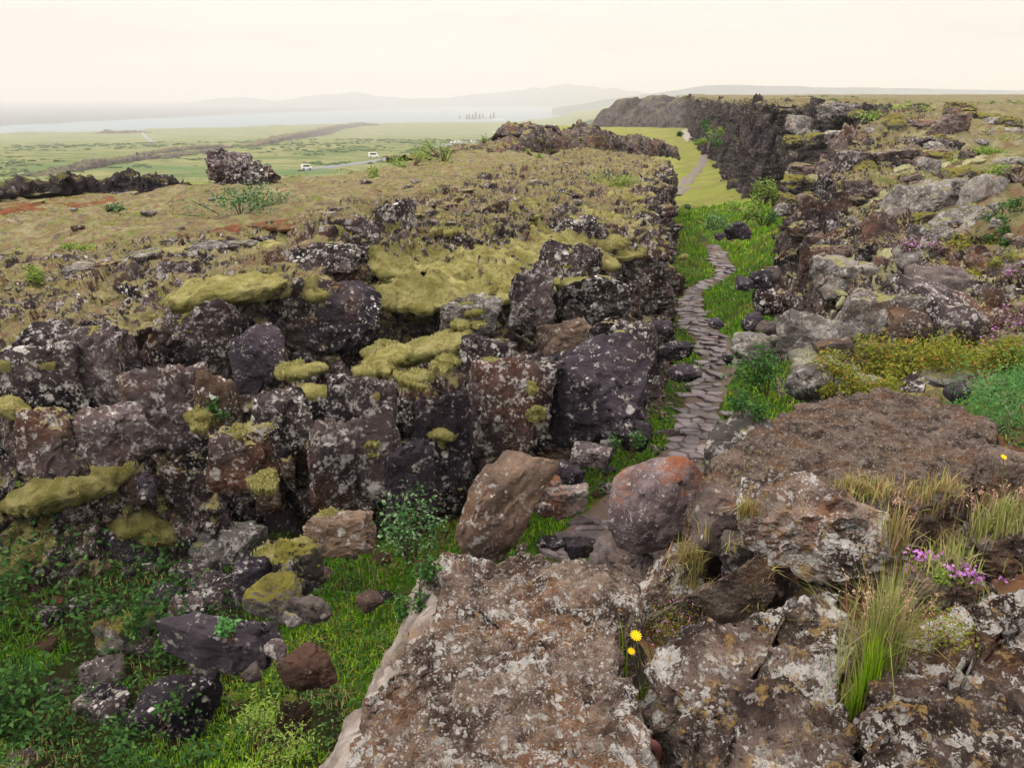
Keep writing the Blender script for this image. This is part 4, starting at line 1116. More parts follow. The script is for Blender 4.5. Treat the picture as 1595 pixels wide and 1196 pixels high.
RM = [(1380, 432, 80, 30, .3, 0), (1480, 418, 110, 34, .1, 1), (1345, 410, 110, 34, .5, 0), (1330, 455, 100, 36, .5, 1), (1290, 562, 110, 60, .3, 2), (1395, 512, 60, 30, 0, 1), (1500, 488, 60, 26, .2, 1), (1560, 450, 90, 36, .2, 1), (1425, 395, 50, 20, 0, 1), (1310, 255, 40, 12, 0, 1), (1270, 248, 40, 14, 0, 1), (1330, 320, 40, 12, 0, 1),
      (1365, 308, 40, 16, 0, 1), (1370, 340, 50, 18, .3, 1), (1280, 275, 30, 12, 0, 1), (1240, 270, 26, 12, 0, 1), (1370, 245, 60, 14, 0, 0), (1280, 215, 120, 26, .2, 1), (1240, 222, 80, 18, .2, 1), (1350, 212, 80, 14, .2, 1), (1420, 262, 50, 10, .2, 1), (1440, 225, 80, 12, .2, 1), (1500, 250, 70, 10, 0, 1), (1240, 240, 40, 12, 0, 1),
      (1400, 268, 40, 12, 0, 1), (1560, 520, 60, 22, 0, 1), (1450, 455, 60, 24, .2, 1), (1545, 165, 60, 8, 0, 1), (1300, 300, 36, 12, 0, 1), (1262, 330, 30, 14, 0, 1)]
for i, (a, b, c, d, r_, m_) in enumerate(RM):
    if hit(a, b)[2] > 48: continue
    moss(right_cliff, a, b, c, d, [M_MOSSP, M_MOSSP, M_MOSSG][m_], r_, 0.12, 500 + i)

# short fuzz that breaks the outline of the moss cushions
def moss_fuzz(parent, mat_of):
    rg = np.random.default_rng(4)
    for sel, mt in mat_of:
        L_ = [(p, d) for p, d, m in MTUFT.get(parent.name, []) if m in sel]
        if not L_: continue
        P = np.concatenate([p for p, d in L_]); D = np.concatenate([np.full(len(p), d) for p, d in L_])
        P = P + rg.normal(0, 0.02, P.shape) * np.array([1, 1, 0.2])
        blade_mesh('moss_tufts', P - np.array([0, 0, 0.012]), 0.030 + 0.0008 * D, 0.008 + 0.0006 * D, rg, mt, 0.9, parent)
# ------------------------------------------------------------------ foreground stones
def slab(name, label, outline, ztop, thick, mat, seed, side_mat=None, flare=0.0, cat='boulder', rough=1.0, na=330, nt=120, ns=64, tiltxy=(0, 0), flare_dir=None, dome=0.03):
    pts = np.array([onz(a, b, ztop)[:2] for a, b in outline])
    c = pts.mean(0)
    nP = len(pts)
    seg = np.linalg.norm(np.roll(pts, -1, 0) - pts, axis=1); L = np.r_[0, np.cumsum(seg)]
    S = np.linspace(0, L[-1], na, endpoint=False)
    cl = np.vstack([pts, pts[:1]])
    O = np.stack([np.interp(S, L, cl[:, 0]), np.interp(S, L, cl[:, 1])], 1)
    for _ in range(2): O = (np.roll(O, 1, 0) + 2 * O + np.roll(O, -1, 0)) / 4
    size = math.sqrt(np.ptp(pts[:, 0]) * np.ptp(pts[:, 1]))
    t = np.roll(O, -1, 0) - np.roll(O, 1, 0); nrm = np.stack([t[:, 1], -t[:, 0]], 1); nrm /= np.linalg.norm(nrm, axis=1, keepdims=True)
    if ((O - c) * nrm).sum() < 0: nrm = -nrm
    O3 = np.stack([O[:, 0], O[:, 1], O[:, 0] * 0 + seed], 1)
    O = O + nrm * (0.045 * fbm(O3 * 2.5, 3, seed) + 0.03 * fbm(O3 * 9, 3, seed + 2))[:, None]
    rows = []
    for q in np.linspace(0.0003, 1, nt) ** 0.8:
        P = c + (O - c) * q
        edge = max(0, (q - 0.93) / 0.07)
        z = ztop - 0.035 * edge ** 2 + dome * (1 - q * q)
        rows.append(np.stack([P[:, 0], P[:, 1], np.full(na, z) + (P[:, 0] - c[0]) * tiltxy[0] + (P[:, 1] - c[1]) * tiltxy[1]], 1))
    for q in np.linspace(0, 1, ns)[1:]:
        off = np.zeros(na)
        if flare:
            wd = np.clip(nrm @ np.array(flare_dir or (-1, 0)), 0, 1)
            off = flare * wd * min(1, q / 0.45) ** 0.8 - 0.25 * max(0, q - 0.5) * wd
        off = off - 0.18 * q ** 2 * thick * (1 - (np.clip(nrm @ np.array(flare_dir or (-1, 0)), 0, 1) if flare else 0))
        P = O + nrm * off[:, None]
        rows.append(np.stack([P[:, 0], P[:, 1], np.full(na, ztop - 0.03 - q * thick) + (P[:, 0] - c[0]) * tiltxy[0] + (P[:, 1] - c[1]) * tiltxy[1]], 1))
    G = np.stack(rows, 1)
    NN = np.cross(np.roll(G, -1, 0) - np.roll(G, 1, 0), np.gradient(G, axis=1)); NN /= np.linalg.norm(NN, axis=2, keepdims=True) + 1e-12
    if NN[:, 5, 2].sum() < 0: NN = -NN
    for _ in range(3): NN[:, 1:-1] = (NN[:, :-2] + NN[:, 1:-1] + NN[:, 2:]) / 3
    P = G.reshape(-1, 3); N = NN.reshape(-1, 3)
    side = np.clip(1 - N[:, 2], 0, 1)
    pit = worley(P / 0.045, seed + 8)[0]
    pit2 = worley(P / 0.11 + 3, seed + 9)[0]
    d = rough * (0.045 * fbm(P * 2.2, 4, seed + 1) + 0.026 * fbm(P * 9, 4, seed + 4) + 0.011 * fbm(P * 32, 2, seed + 6)
                 + 0.022 * (pit - 0.5) * sstep(-0.25, 0.3, fbm(P * 3, 3, seed + 12)) + 0.028 * (pit2 - 0.5) * sstep(-0.1, 0.4, fbm(P * 1.7, 3, seed + 15)))
    if flare:
        sm_ = np.clip(-N[:, 0] * 1.3, 0, 1) * side
        d = d * (1 - 0.8 * sm_)
    d += rough * side * 0.05 * blocks(P, (0.35, 0.35, 0.5), seed + 20, 1.2, 0.2, 0.06) * (0.3 if flare else 1)
    P = P + N * d[:, None]
    F = grid_faces(na, nt + ns - 1, wrap=True)
    A, B_, C_ = P[F[0, 0]], P[F[0, 1]], P[F[0, 2]]
    if np.cross(B_ - A, C_ - B_)[2] < 0: F = F[:, ::-1]
    o = obj(name, mesh(name, P, F, [mat, side_mat] if side_mat else mat))
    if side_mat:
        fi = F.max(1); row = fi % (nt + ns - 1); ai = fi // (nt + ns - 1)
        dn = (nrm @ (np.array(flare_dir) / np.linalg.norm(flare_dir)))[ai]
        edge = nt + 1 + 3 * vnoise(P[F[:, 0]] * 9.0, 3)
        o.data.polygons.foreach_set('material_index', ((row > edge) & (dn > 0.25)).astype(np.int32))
    return tag(o, label, cat), P
def slab_z(P, x, y):
    d = (P[:, 0] - x) ** 2 + (P[:, 1] - y) ** 2
    k = np.argsort(d)[:12]
    return P[k, 2].max()
FG = 'big stones on the near rim'
A_, AP = slab('slab', 'huge rough flat topped slab with a smooth pale left side, nearest the camera',
     [(676, 893), (690, 870), (740, 866), (775, 858), (805, 845), (832, 850), (862, 868), (905, 876), (968, 898), (975, 940), (984, 1010), (1000, 1080), (1006, 1150), (1010, 1260), (990, 1420), (640, 1420), (560, 1290), (548, 1190), (545, 1105), (590, 1050), (650, 988), (696, 952), (690, 920)],
     5.6, 1.5, M_SLAB, 71, side_mat=M_SLABSIDE, flare=0.42, rough=1.35, flare_dir=(-0.9, -0.45), na=460, nt=190, ns=60)
B_, BP = slab('slab', 'wide brown flat slab ending above the gorge, beside the green juniper bush',
     [(1098, 738), (1130, 702), (1180, 662), (1235, 632), (1300, 622), (1400, 616), (1455, 624), (1512, 645), (1545, 668), (1532, 700), (1522, 735), (1505, 768), (1440, 786), (1330, 782), (1210, 775), (1105, 765)],
     5.25, 0.9, M_SLAB2, 72, na=380, nt=150, ns=40, tiltxy=(0.02, 0.03))
D_, DP = slab('boulder', 'lumpy block patched with white and ochre lichen between the yellow flowers and the grass tuft',
     [(1028, 1022), (1050, 1000), (1100, 990), (1150, 986), (1190, 962), (1225, 940), (1270, 931), (1310, 930), (1322, 975), (1318, 1040), (1308, 1110), (1322, 1200), (1320, 1330), (1080, 1330), (1062, 1200), (1068, 1130), (1038, 1080)],
     5.62, 0.9, M_SLAB3, 73, na=360, nt=130, ns=60, rough=1.25, dome=0.04, tiltxy=(0.05, 0.06))
E_, EP = slab('boulder', 'broad rough rock with thick white lichen crusts, at the right of the tall grass tuft',
     [(1345, 1105), (1366, 1050), (1374, 1008), (1405, 992), (1455, 975), (1490, 944), (1530, 924), (1595, 904), (1720, 890), (1850, 1000), (1900, 1420), (1345, 1420), (1338, 1190)],
     5.72, 0.9, M_SLAB3, 74, na=380, nt=150, ns=50, rough=1.3, dome=0.06)
ALLR = []
def boulder(name, label, px, py, ww, hh, mat, seed, Y=None, z=None, dz=0.0, depth=0.85, lvl=5, kind='block', rot=(0, 0, 0), cat='boulder', group=None, rough=0.09, sharp=38, hscale=1.0, sink=0.0):
    """a loose stone centred on that pixel of the photograph, at its own distance (Y), height or on the ground under it"""
    if Y is not None: c = aty(px, py, Y)
    elif z is not None: c = onz(px, py, z)
    else:
        b, n_, d_ = hit(px, py + hh * 0.42)
        # stand on the ground: centre half a height above the foot
        d_ = (b - CAMP).length
        H = hh * d_ / FPX
        c = b + Vector((0, 0.35 * ww * d_ / FPX * depth, 0.34 * H))
        c = CAMP + ray(px, py) * ((c.y) / ray(px, py).y)
        c.z -= 0.17 * H
    fw = (c - CAMP).dot(Vector((0, math.cos(PITCH), -math.sin(PITCH))))
    W, H = ww * fw / FPX, hh * fw / FPX * hscale
    kw = {'block': dict(cuts=6, box=0.28, p=24), 'round': dict(cuts=16, box=0.5, p=10, cutlo=0.7, cuthi=0.9), 'plate': dict(cuts=4, box=0.15, p=24), 'wedge': dict(cuts=5, box=0.55, p=24, cutlo=0.55, cuthi=0.9)}[kind]
    V, F = rock_verts(seed, lvl, (W / 2 * 1.12, W / 2 * depth, H / 2 * 1.15), rough=rough, **kw)
    o = obj(name, mesh(name, V, F, mat, smooth=True, sharp=sharp), None, (c.x, c.y, c.z - sink), rot)
    ALLR.append(o)
    return tag(o, label, cat, group)
boulder('boulder', 'lumpy dark rock crusted white on its left end, above the red soil hollow', 1268, 822, 250, 112, M_SLAB3, 81, Y=5.0, depth=0.55, rough=0.16, rot=(0, R(4), R(-6)))
boulder('boulder', 'rounded boulder with an orange rusty top, perched above the stone path', 1022, 788, 158, 150, M_RUSTB, 82, Y=7.7, depth=0.9, kind='round', rough=0.05)
boulder('boulder', 'narrow upright grey stone wedged beside the orange topped boulder', 1092, 822, 54, 92, M_SLAB2, 83, Y=6.6, depth=0.8, rot=(0, R(14), 0))
boulder('boulder', 'tilted pinkish slab with a pale mossy upper edge, behind the yellow flowers', 1035, 915, 150, 118, M_SLAB3, 84, Y=5.6, depth=0.6, kind='wedge', rot=(0, R(-38), R(10)), hscale=0.6)
boulder('boulder', 'grey moss edged stone leaning on the left end of the brown slab', 1150, 697, 130, 84, M_GREY, 85, Y=7.3, depth=0.6, rot=(0, R(-34), R(20)), hscale=0.62)
boulder('boulder', 'dark angular block under the left end of the brown slab', 1126, 810, 84, 96, M_RUSTY, 86, Y=5.7, depth=0.8)
boulder('boulder', 'low grey knob of rock beside the purple thyme', 1462, 912, 96, 66, M_SLAB2, 87, Y=4.35, depth=0.8, rough=0.14)
boulder('boulder', 'rounded brown rock at the right edge beneath the dry grass', 1562, 846, 110, 70, M_SLAB2, 88, Y=5.1, depth=0.8, rough=0.14)
boulder('boulder', 'brown rock in the shade below the juniper bush', 1572, 742, 90, 70, M_SLAB2, 89, Y=6.2, depth=0.8)
boulder('boulder', 'small dark stone at the far corner of the brown slab', 1492, 612, 40, 34, M_DARK, 90, Y=8.6, kind='round')
boulder('boulder', 'small grey stone peeping from the low shrubs', 1478, 588, 70, 34, M_GREY, 91, Y=9.2, kind='round')
boulder('boulder', 'brown sloping rock beneath the lumpy dark rock', 1110, 960, 120, 90, M_SLAB2, 92, Y=4.5, depth=0.7, kind='wedge', rot=(0, R(-20), 0))
boulder('boulder', 'dark stone in the gap under the orange topped boulder', 975, 872, 90, 44, M_RUSTY, 93, Y=7.6)
boulder('boulder', 'dark brown stone on the slope left of the tilted pinkish slab', 985, 925, 60, 70, M_SLAB2, 94, Y=6.2)
# supporting stones that carry the perched ones
for i, (px, py, ww, hh, Y, lab) in enumerate([(1040, 890, 150, 90, 8.2, 'shaded block that carries the orange topped boulder'), (1180, 880, 120, 110, 5.5, 'shaded stone under the lumpy dark rock'),
                                        (1110, 905, 90, 110, 6.1, 'shaded stone behind the tilted pinkish slab')]):
    boulder('boulder', lab, px, py, ww, hh, M_RUSTY, 130 + i, Y=Y)

# ------------------------------------------------------------------ boulders on the gorge floor
FLOORB = [
 ('smooth bluish black boulder among the grass at the lower left', 272, 1105, 112, 108, M_DARK, 'block'), ('low dark rock speckled with lichen, left of the bluish black boulder', 160, 1096, 98, 62, M_BLOCK, 'block'),
 ('brownish rounded stone above the low speckled rock', 156, 1045, 84, 62, M_RUSTY, 'round'), ('pale greenish lichen covered upright boulder', 325, 1020, 78, 88, M_GREY, 'block'),
 ('pointed mossy stone with a grey lichen front', 180, 985, 80, 82, M_MOSSY, 'wedge'), ('flat brown stone half sunk in the green plants at the left edge', 62, 1004, 86, 40, M_HEATH, 'plate'),
 ('long dark purple boulder behind the pale greenish boulder', 378, 985, 130, 80, M_DARK, 'wedge'), ('pinkish grey stone in the middle of the rock heap', 288, 945, 66, 52, M_BLOCK, 'block'),
 ('wide jagged speckled rock on top of the rock heap', 338, 922, 116, 60, M_BLOCK, 'wedge'), ('stone with a mossy slope at the right end of the rock heap', 420, 926, 84, 62, M_MOSSY, 'wedge'),
 ('rusty topped round stone in the grass', 487, 942, 58, 52, M_RUSTY, 'round'), ('brown heath covered hummock stone in the grass beside the huge slab', 486, 1030, 88, 76, M_HEATH, 'round'),
 ('low brown heath covered mound left of the huge slab', 458, 1102, 66, 60, M_HEATH, 'round'), ('small reddish stone in the grass right of the rusty topped stone', 576, 932, 48, 26, M_RUSTY, 'round'),
 ('small purple brown stone nearly covered by the huge slab', 660, 955, 38, 26, M_HEATH, 'round'), ('little pale stone beside the rusty topped stone', 455, 962, 28, 26, M_GREY, 'round'),
 ('small brown stone in front of the long dark boulder', 392, 1046, 34, 28, M_RUSTY, 'round'), ('yellow moss capped boulder at the foot of the left cliff', 462, 872, 84, 96, M_MOSSY, 'round'),
 ('small round stone left of the pointed mossy stone', 232, 940, 40, 28, M_RUSTY, 'round'), ('dark squat stone at the foot of the left cliff near the red soil', 120, 940, 60, 34, M_DARK, 'block'),
 ('big tan stone leaning at the foot of the left cliff', 782, 765, 96, 170, M_TAN, 'tilt'), ('dark stone at the foot of the left cliff, right of the tan stone', 880, 735, 50, 50, M_DARK, 'block'), ('brown stone below the dark one by the tan stone', 884, 772, 56, 44, M_RUSTY, 'block'),
 ('small reddish stone touching the tan stone', 858, 752, 34, 44, M_RUSTY, 'block'), ('little stone in the grass below the brown stone', 846, 790, 34, 22, M_BLOCK, 'round'), ('grey stone by the left cliff foot near the path', 925, 700, 60, 30, M_BLOCK, 'block'),
 ('dark heap stone at the left cliff foot, close to the path', 985, 668, 60, 46, M_DARK, 'block'), ('pale stone in the grass at the left cliff foot', 948, 690, 28, 18, M_GREY, 'round'),
 ('dark mossy rock left of the path beneath the left cliff', 1066, 576, 46, 26, M_DARK, 'block'), ('second dark rock left of the path, further up', 1052, 543, 52, 22, M_DARK, 'plate'), ('third dark rock left of the path, at the cliff foot', 1034, 505, 26, 26, M_DARK, 'round'),
 ('small dark stone right of the path on the bright grass', 1116, 502, 26, 18, M_DARK, 'round'), ('dark rock right of the path below the right cliff', 1172, 500, 40, 26, M_DARK, 'round'), ('dark squarish boulder with a grassy top, under the right cliff', 1198, 464, 52, 38, M_BLOCK, 'block'),
 ('long grey speckled boulder at the lower end of the right boulder slope', 1180, 538, 70, 40, M_GREY, 'block'), ('brown round stone behind the long grey boulder', 1194, 508, 36, 28, M_RUSTY, 'round'),
 ('dark stone on the grass near the bend of the path', 1134, 555, 22, 16, M_DARK, 'round'), ('dark stone above the bend of the path', 1160, 440, 26, 20, M_DARK, 'block'), ('flat rock on the green slope above the path', 1185, 432, 34, 26, M_DARK, 'block'),
 ('dark slanting boulder on the green mound under the far cliff', 1152, 357, 40, 24, M_DARK, 'wedge'), ('small dark boulder left of the slanting one on the green mound', 1122, 366, 16, 10, M_DARK, 'wedge'),
 ('reddish stone at the bend beside the right cliff foot', 1203, 425, 26, 30, M_RUSTY, 'block'), ('flat grey stone at the near end of the stone path', 905, 846, 56, 22, M_DARK, 'plate'), ('small grey stone in the grass next to the near end of the path', 868, 845, 26, 16, M_DARK, 'round'),
]
for i, (lab, px, py, ww, hh, mat, kind) in enumerate(FLOORB):
    tilt = kind == 'tilt'
    boulder('boulder', lab, px, py, ww, hh, mat, 600 + i + (50 if tilt else 0), kind='plate' if tilt else kind, lvl=5 if tilt else 5 if ww > 40 else 4, rot=(0, R(24) if tilt else 0, random.uniform(-0.4, 0.4)), rough=0.07 if tilt else 0.10, depth=0.6 if tilt else 0.85)
for i, (lab, px, py, ww, hh, mat, kind) in enumerate([
    ('dark rock half buried in leafy plants near the left edge, above the flat brown stone', 60, 955, 60, 40, M_BLOCK, 'block'), ('speckled stone between the pointed mossy stone and the rock heap', 240, 1010, 50, 36, M_BLOCK, 'block'),
    ('dark lump of lava at the left end of the rock heap', 255, 925, 54, 40, M_DARK, 'block'), ('brown earthy stone under the pale greenish boulder', 290, 1060, 60, 34, M_HEATH, 'round'),
    ('low dark stone right of the bluish black boulder', 372, 1100, 44, 30, M_HEATH, 'round'), ('grey stone at the lower left corner', 30, 1185, 60, 34, M_BLOCK, 'round'), ('brown stone left of the low speckled rock', 88, 1070, 56, 36, M_RUSTY, 'round'),
    ('purplish stone between the long dark boulder and the hummock stone', 430, 1010, 40, 30, M_BLOCK, 'round'), ('speckled block leaning on the left cliff foot above the rock heap', 300, 890, 70, 54, M_BLOCK, 'block'), ('dark block on the left cliff foot beside the moss capped boulder', 395, 890, 60, 54, M_DARK, 'block')]):
    boulder('boulder', lab, px, py, ww, hh, mat, 820 + i, kind=kind, lvl=5, rot=(0, 0, random.uniform(-0.4, 0.4)), rough=0.10)
# fallen chips along the foot of the left cliff belong to the ground
rg = np.random.default_rng(33)
for i in range(90):
    t = rg.uniform(0.12, 0.86); k_ = t * (len(LB) - 4) + 1; a_ = int(k_); f_ = k_ - a_
    bx = LB[a_][0] * (1 - f_) + LB[a_ + 1][0] * f_; by = LB[a_][1] * (1 - f_) + LB[a_ + 1][1] * f_
    ang = math.atan2(LB[a_ + 1][1] - LB[a_][1], LB[a_ + 1][0] - LB[a_][0]); o_ = abs(rg.normal(0, 0.9)) + 0.15
    X, Y = bx + math.sin(ang) * o_, by - math.cos(ang) * o_
    W = rg.uniform(0.10, 0.42)
    obj('stone', lib(['block', 'round'][i % 2], int(rg.integers(0, 7)), M_BLOCK), floor, (X, Y, float(zfloor(np.array([X]), np.array([Y]))[0]) + 0.08 * W), (rg.normal(0, 0.2), rg.normal(0, 0.2), rg.uniform(0, 6)), (W / 2, W / 2 * 0.85, W / 2 * rg.uniform(0.5, 0.9)), [M_BLOCK, M_RUSTY, M_DARK, M_HEATH][i % 4])
# ------------------------------------------------------------------ boulders on the right slope
RIGHTB = [
 ('big grey speckled boulder in the middle of the right boulder slope', 1362, 488, 125, 100, M_GREY, 'block'), ('bluish grey sloping boulder behind the low shrubs', 1500, 505, 150, 90, M_BLOCK, 'wedge'), ('tall brown faced boulder with a cushion of moss on top', 1476, 446, 96, 70, M_RUSTY, 'block'),
 ('brown cracked boulder between the grey boulder and the bluish one', 1415, 515, 70, 70, M_TAN, 'block'), ('pale grey leaning boulder with white lichen spots at the lower end of the slope', 1256, 510, 76, 66, M_GREY, 'wedge'), ('round knobbly grey boulder below the heath', 1420, 400, 60, 42, M_GREY, 'round'),
 ('long slanting grey boulder under pale moss', 1320, 425, 110, 56, M_GREY, 'block'), ('wide layered pale lichen outcrop on the right cliff top', 1470, 300, 130, 56, M_GREY, 'plate'), ('rounded grey outcrop below the layered one', 1500, 340, 120, 44, M_GREY, 'wedge'), ('grey block at the right end of the layered outcrop', 1530, 290, 60, 52, M_GREY, 'block'),
 ('low moss topped block at the cliff edge', 1290, 395, 60, 40, M_WALLR, 'block'), ('dark block with a pale moss cap on the cliff edge', 1368, 350, 50, 46, M_WALLR, 'block'), ('small round mossy stone near the brown faced boulder', 1396, 432, 30, 26, M_GREY, 'round'),
 ('grey mossy boulder near the right edge of the slope', 1560, 460, 60, 34, M_GREY, 'round'), ('flat brown rock behind the purple heather', 1575, 408, 60, 30, M_RIGHT, 'block'), ('moss covered sloping stone beside the dark green gully', 1265, 590, 90, 60, M_GREY, 'round'),
 ('small dark stone between moss cushions', 1360, 545, 60, 34, M_RIGHT, 'block'), ('grey ledge stone on the cliff top', 1395, 240, 70, 24, M_RIGHT, 'plate'), ('dark ledge block below the pale moss sheet', 1330, 248, 60, 34, M_BLOCK, 'block'), ('long dark ledge rock at the cliff top', 1450, 222, 80, 16, M_BLOCK, 'plate'),
 ('flat white flecked rock on the right horizon heath', 1560, 205, 60, 14, M_GREY, 'plate'), ('tall columnar block on the face of the right cliff', 1295, 320, 40, 66, M_WALLR, 'block'), ('leaning columnar block beside the tall one', 1265, 330, 36, 60, M_WALLR, 'block'), ('mossy block near the lip of the right cliff', 1340, 290, 44, 36, M_WALLR, 'block'),
 ('dark wedge stone in the hollow of the slope', 1440, 470, 40, 40, M_BLOCK, 'wedge'), ('grey stone under the heath near the cliff lip', 1455, 365, 60, 30, M_GREY, 'block'), ('brown stone at the head of the gully', 1300, 540, 50, 44, M_RUSTY, 'block'),
]
for i, (lab, px, py, ww, hh, mat, kind) in enumerate(RIGHTB):
    boulder('boulder', lab, px, py, ww, hh, mat, 700 + i, kind=kind, lvl=5 if ww > 70 else 4, rot=(0, random.uniform(-0.15, 0.15), random.uniform(-0.5, 0.5)))
boulder('rock_outcrop', 'domed dark lava outcrop standing alone on the far edge of the left heath', 368, 270, 118, 52, M_BLOCK, 760, Y=36, depth=0.7, kind='round', rough=0.22, sharp=30, cat='rock outcrop')
# stones lying on the left heath are pieces of the heath itself
rg = np.random.default_rng(21)
for a, b, c, d in [(95, 312, 150, 40), (35, 322, 80, 26), (20, 420, 70, 24), (470, 335, 110, 14), (330, 360, 120, 12), (530, 300, 120, 10)]:
    moss(lava_plateau, a, b, c, d, M_REDEARTH, 0.0, 0.05, int(a) + 40, name='red_earth', lobes=0.45)
LEDGE = [(75, 428, 60, 14), (130, 420, 70, 16), (180, 412, 60, 14), (225, 402, 70, 18), (275, 395, 60, 16), (325, 390, 70, 18), (375, 384, 60, 18), (410, 378, 50, 16)]
for i in range(46):
    LEDGE.append((rg.uniform(0, 900), rg.uniform(285, 390), rg.uniform(10, 30), rg.uniform(5, 11)))
for px, py, ww, hh in LEDGE:
    b, n_, d_ = hit(px, py)
    if d_ > 75 or n_.z < 0.3: continue
    W, H = ww * d_ / FPX, hh * d_ / FPX
    obj('stone', lib('block', int(rg.integers(0, 7)), M_BLOCK), lava_plateau, b + Vector((0, 0.1 * W, 0.1 * H)), (0, 0, rg.uniform(0, 6)), (W / 2, W / 2 * 0.8, H / 2), [M_BLOCK, M_GREY, M_WALL][int(rg.integers(0, 3))])
for i in range(120):
    px, py = rg.uniform(1215, 1600), 175 + 330 * rg.random() ** 1.3
    b, n_, d_ = hit(px, py)
    if d_ > 90 or d_ < 9 or n_.z < 0.6: continue
    W = rg.uniform(16, 52) * d_ / FPX; H = W * rg.uniform(0.45, 0.8)
    obj('stone', lib(['block', 'round'][i % 2], int(rg.integers(0, 7)), M_GREY), bench, b + Vector((0, 0.1 * W, 0.08 * H)), (0, 0, rg.uniform(0, 6)), (W / 2, W / 2 * 0.85, H / 2), [M_RIGHT, M_GREY, M_RIGHT, M_MOSSY][int(rg.integers(0, 4))])

# ------------------------------------------------------------------ plants
def blade_mesh(name, base, h, wd, rg, mat, lean=0.5, parent=None):
    n = len(base)
    az = rg.uniform(0, 2 * np.pi, n); ln = np.abs(rg.normal(0, lean, n))
    side = np.stack([-np.sin(az), np.cos(az), az * 0], 1); fw = np.stack([np.cos(az), np.sin(az), az * 0], 1)
    h = np.broadcast_to(h, (n,)) * rg.uniform(0.55, 1.15, n); wd = np.broadcast_to(wd, (n,))
    up = np.array([0, 0, 1.0])
    m = base + up * (h * 0.55)[:, None] + fw * (h * ln * 0.25)[:, None]
    t = base + up * (h * (1 - 0.25 * ln ** 2).clip(0.3))[:, None] + fw * (h * ln * 0.85)[:, None]
    V = np.stack([base - side * wd[:, None] / 2, base + side * wd[:, None] / 2, m - side * wd[:, None] * 0.38, m + side * wd[:, None] * 0.38, t], 1).reshape(-1, 3)
    i = np.arange(n)[:, None] * 5
    F = np.concatenate([i + np.array([0, 1, 3]), i + np.array([0, 3, 2]), i + np.array([2, 3, 4])], 0)
    o = obj(name, mesh(name, V, F, mat, smooth=True), parent); o['kind'] = 'stuff'
    return o
def leaf_mesh(name, P, size, rg, mat, parent=None, flat=0.6, asp=0.55):
    n = len(P)
    nrm = rg.normal(size=(n, 3)); nrm[:, 2] = np.abs(nrm[:, 2]) + flat * 2; nrm /= np.linalg.norm(nrm, axis=1, keepdims=True)
    a = rg.normal(size=(n, 3)); a -= (a * nrm).sum(1, keepdims=True) * nrm; a /= np.linalg.norm(a, axis=1, keepdims=True)
    b = np.cross(nrm, a)
    s = (np.broadcast_to(size, (n,)) * rg.uniform(0.6, 1.3, n))[:, None]
    V = np.stack([P - a * s * 0.5, P + b * s * 0.5 * asp + nrm * s * 0.06, P + a * s * 0.5, P - b * s * 0.5 * asp + nrm * s * 0.06], 1).reshape(-1, 3)
    i = np.arange(n)[:, None] * 4
    o = obj(name, mesh(name, V, i + np.arange(4), mat, smooth=False), parent); o['kind'] = 'stuff'
    return o
def twig_mesh(name, A, B, r, mat, parent=None):
    A = np.asarray(A, float); B = np.asarray(B, float); n = len(A)
    d = B - A; d /= np.linalg.norm(d, axis=1, keepdims=True) + 1e-9
    u = np.cross(d, np.array([0.3, 0.8, 0.1])); u /= np.linalg.norm(u, axis=1, keepdims=True) + 1e-9
    v = np.cross(d, u)
    r = np.broadcast_to(r, (n,))[:, None]
    th = [0, 2.094, 4.189]
    V = np.stack([A + r * (u * math.cos(q) + v * math.sin(q)) for q in th] + [B + 0.4 * r * (u * math.cos(q) + v * math.sin(q)) for q in th], 1).reshape(-1, 3)
    i = np.arange(n)[:, None] * 6
    F = np.concatenate([i + np.array([a, (a + 1) % 3, 3 + (a + 1) % 3, 3 + a]) for a in range(3)], 0)
    o = obj(name, mesh(name, V, F, mat, smooth=True), parent)
    if n > 2: o['kind'] = 'stuff'
    return o

moss_fuzz(left_cliff, [((M_MOSS,), M_MOSSTUFT)])
moss_fuzz(right_cliff, [((M_MOSS, M_MOSSP, M_MOSSG), leaf_mat('pale_moss_tuft', (0.32, 0.305, 0.17), (0.47, 0.45, 0.29)))])
BVR = None
def rebuild():
    """ground plus every loose stone, so that plants stand on what carries them"""
    global BV
    V, Fp, o = [np.concatenate(ALLV)], list(_polys), _vo[0]
    for ob in ALLR + [A_, B_, D_, E_]:
        me = ob.data
        st = 1
        c = np.zeros(len(me.vertices) * 3, np.float32); me.vertices.foreach_get('co', c)
        M4 = np.array(Matrix.LocRotScale(ob.location, ob.rotation_euler.to_quaternion(), ob.scale))
        c = c.reshape(-1, 3) @ M4[:3, :3].T + M4[:3, 3]
        lt = len(me.polygons[0].vertices)
        f = np.zeros(len(me.polygons) * lt, np.int32); me.polygons.foreach_get('vertices', f)
        V.append(c); Fp += [tuple(q) for q in (f.reshape(-1, lt) + o)]; o += len(c)
    BV = BVHTree.FromPolygons([tuple(v) for v in np.concatenate(V)], Fp, all_triangles=False)
rebuild()
vg = np.random.default_rng(77)

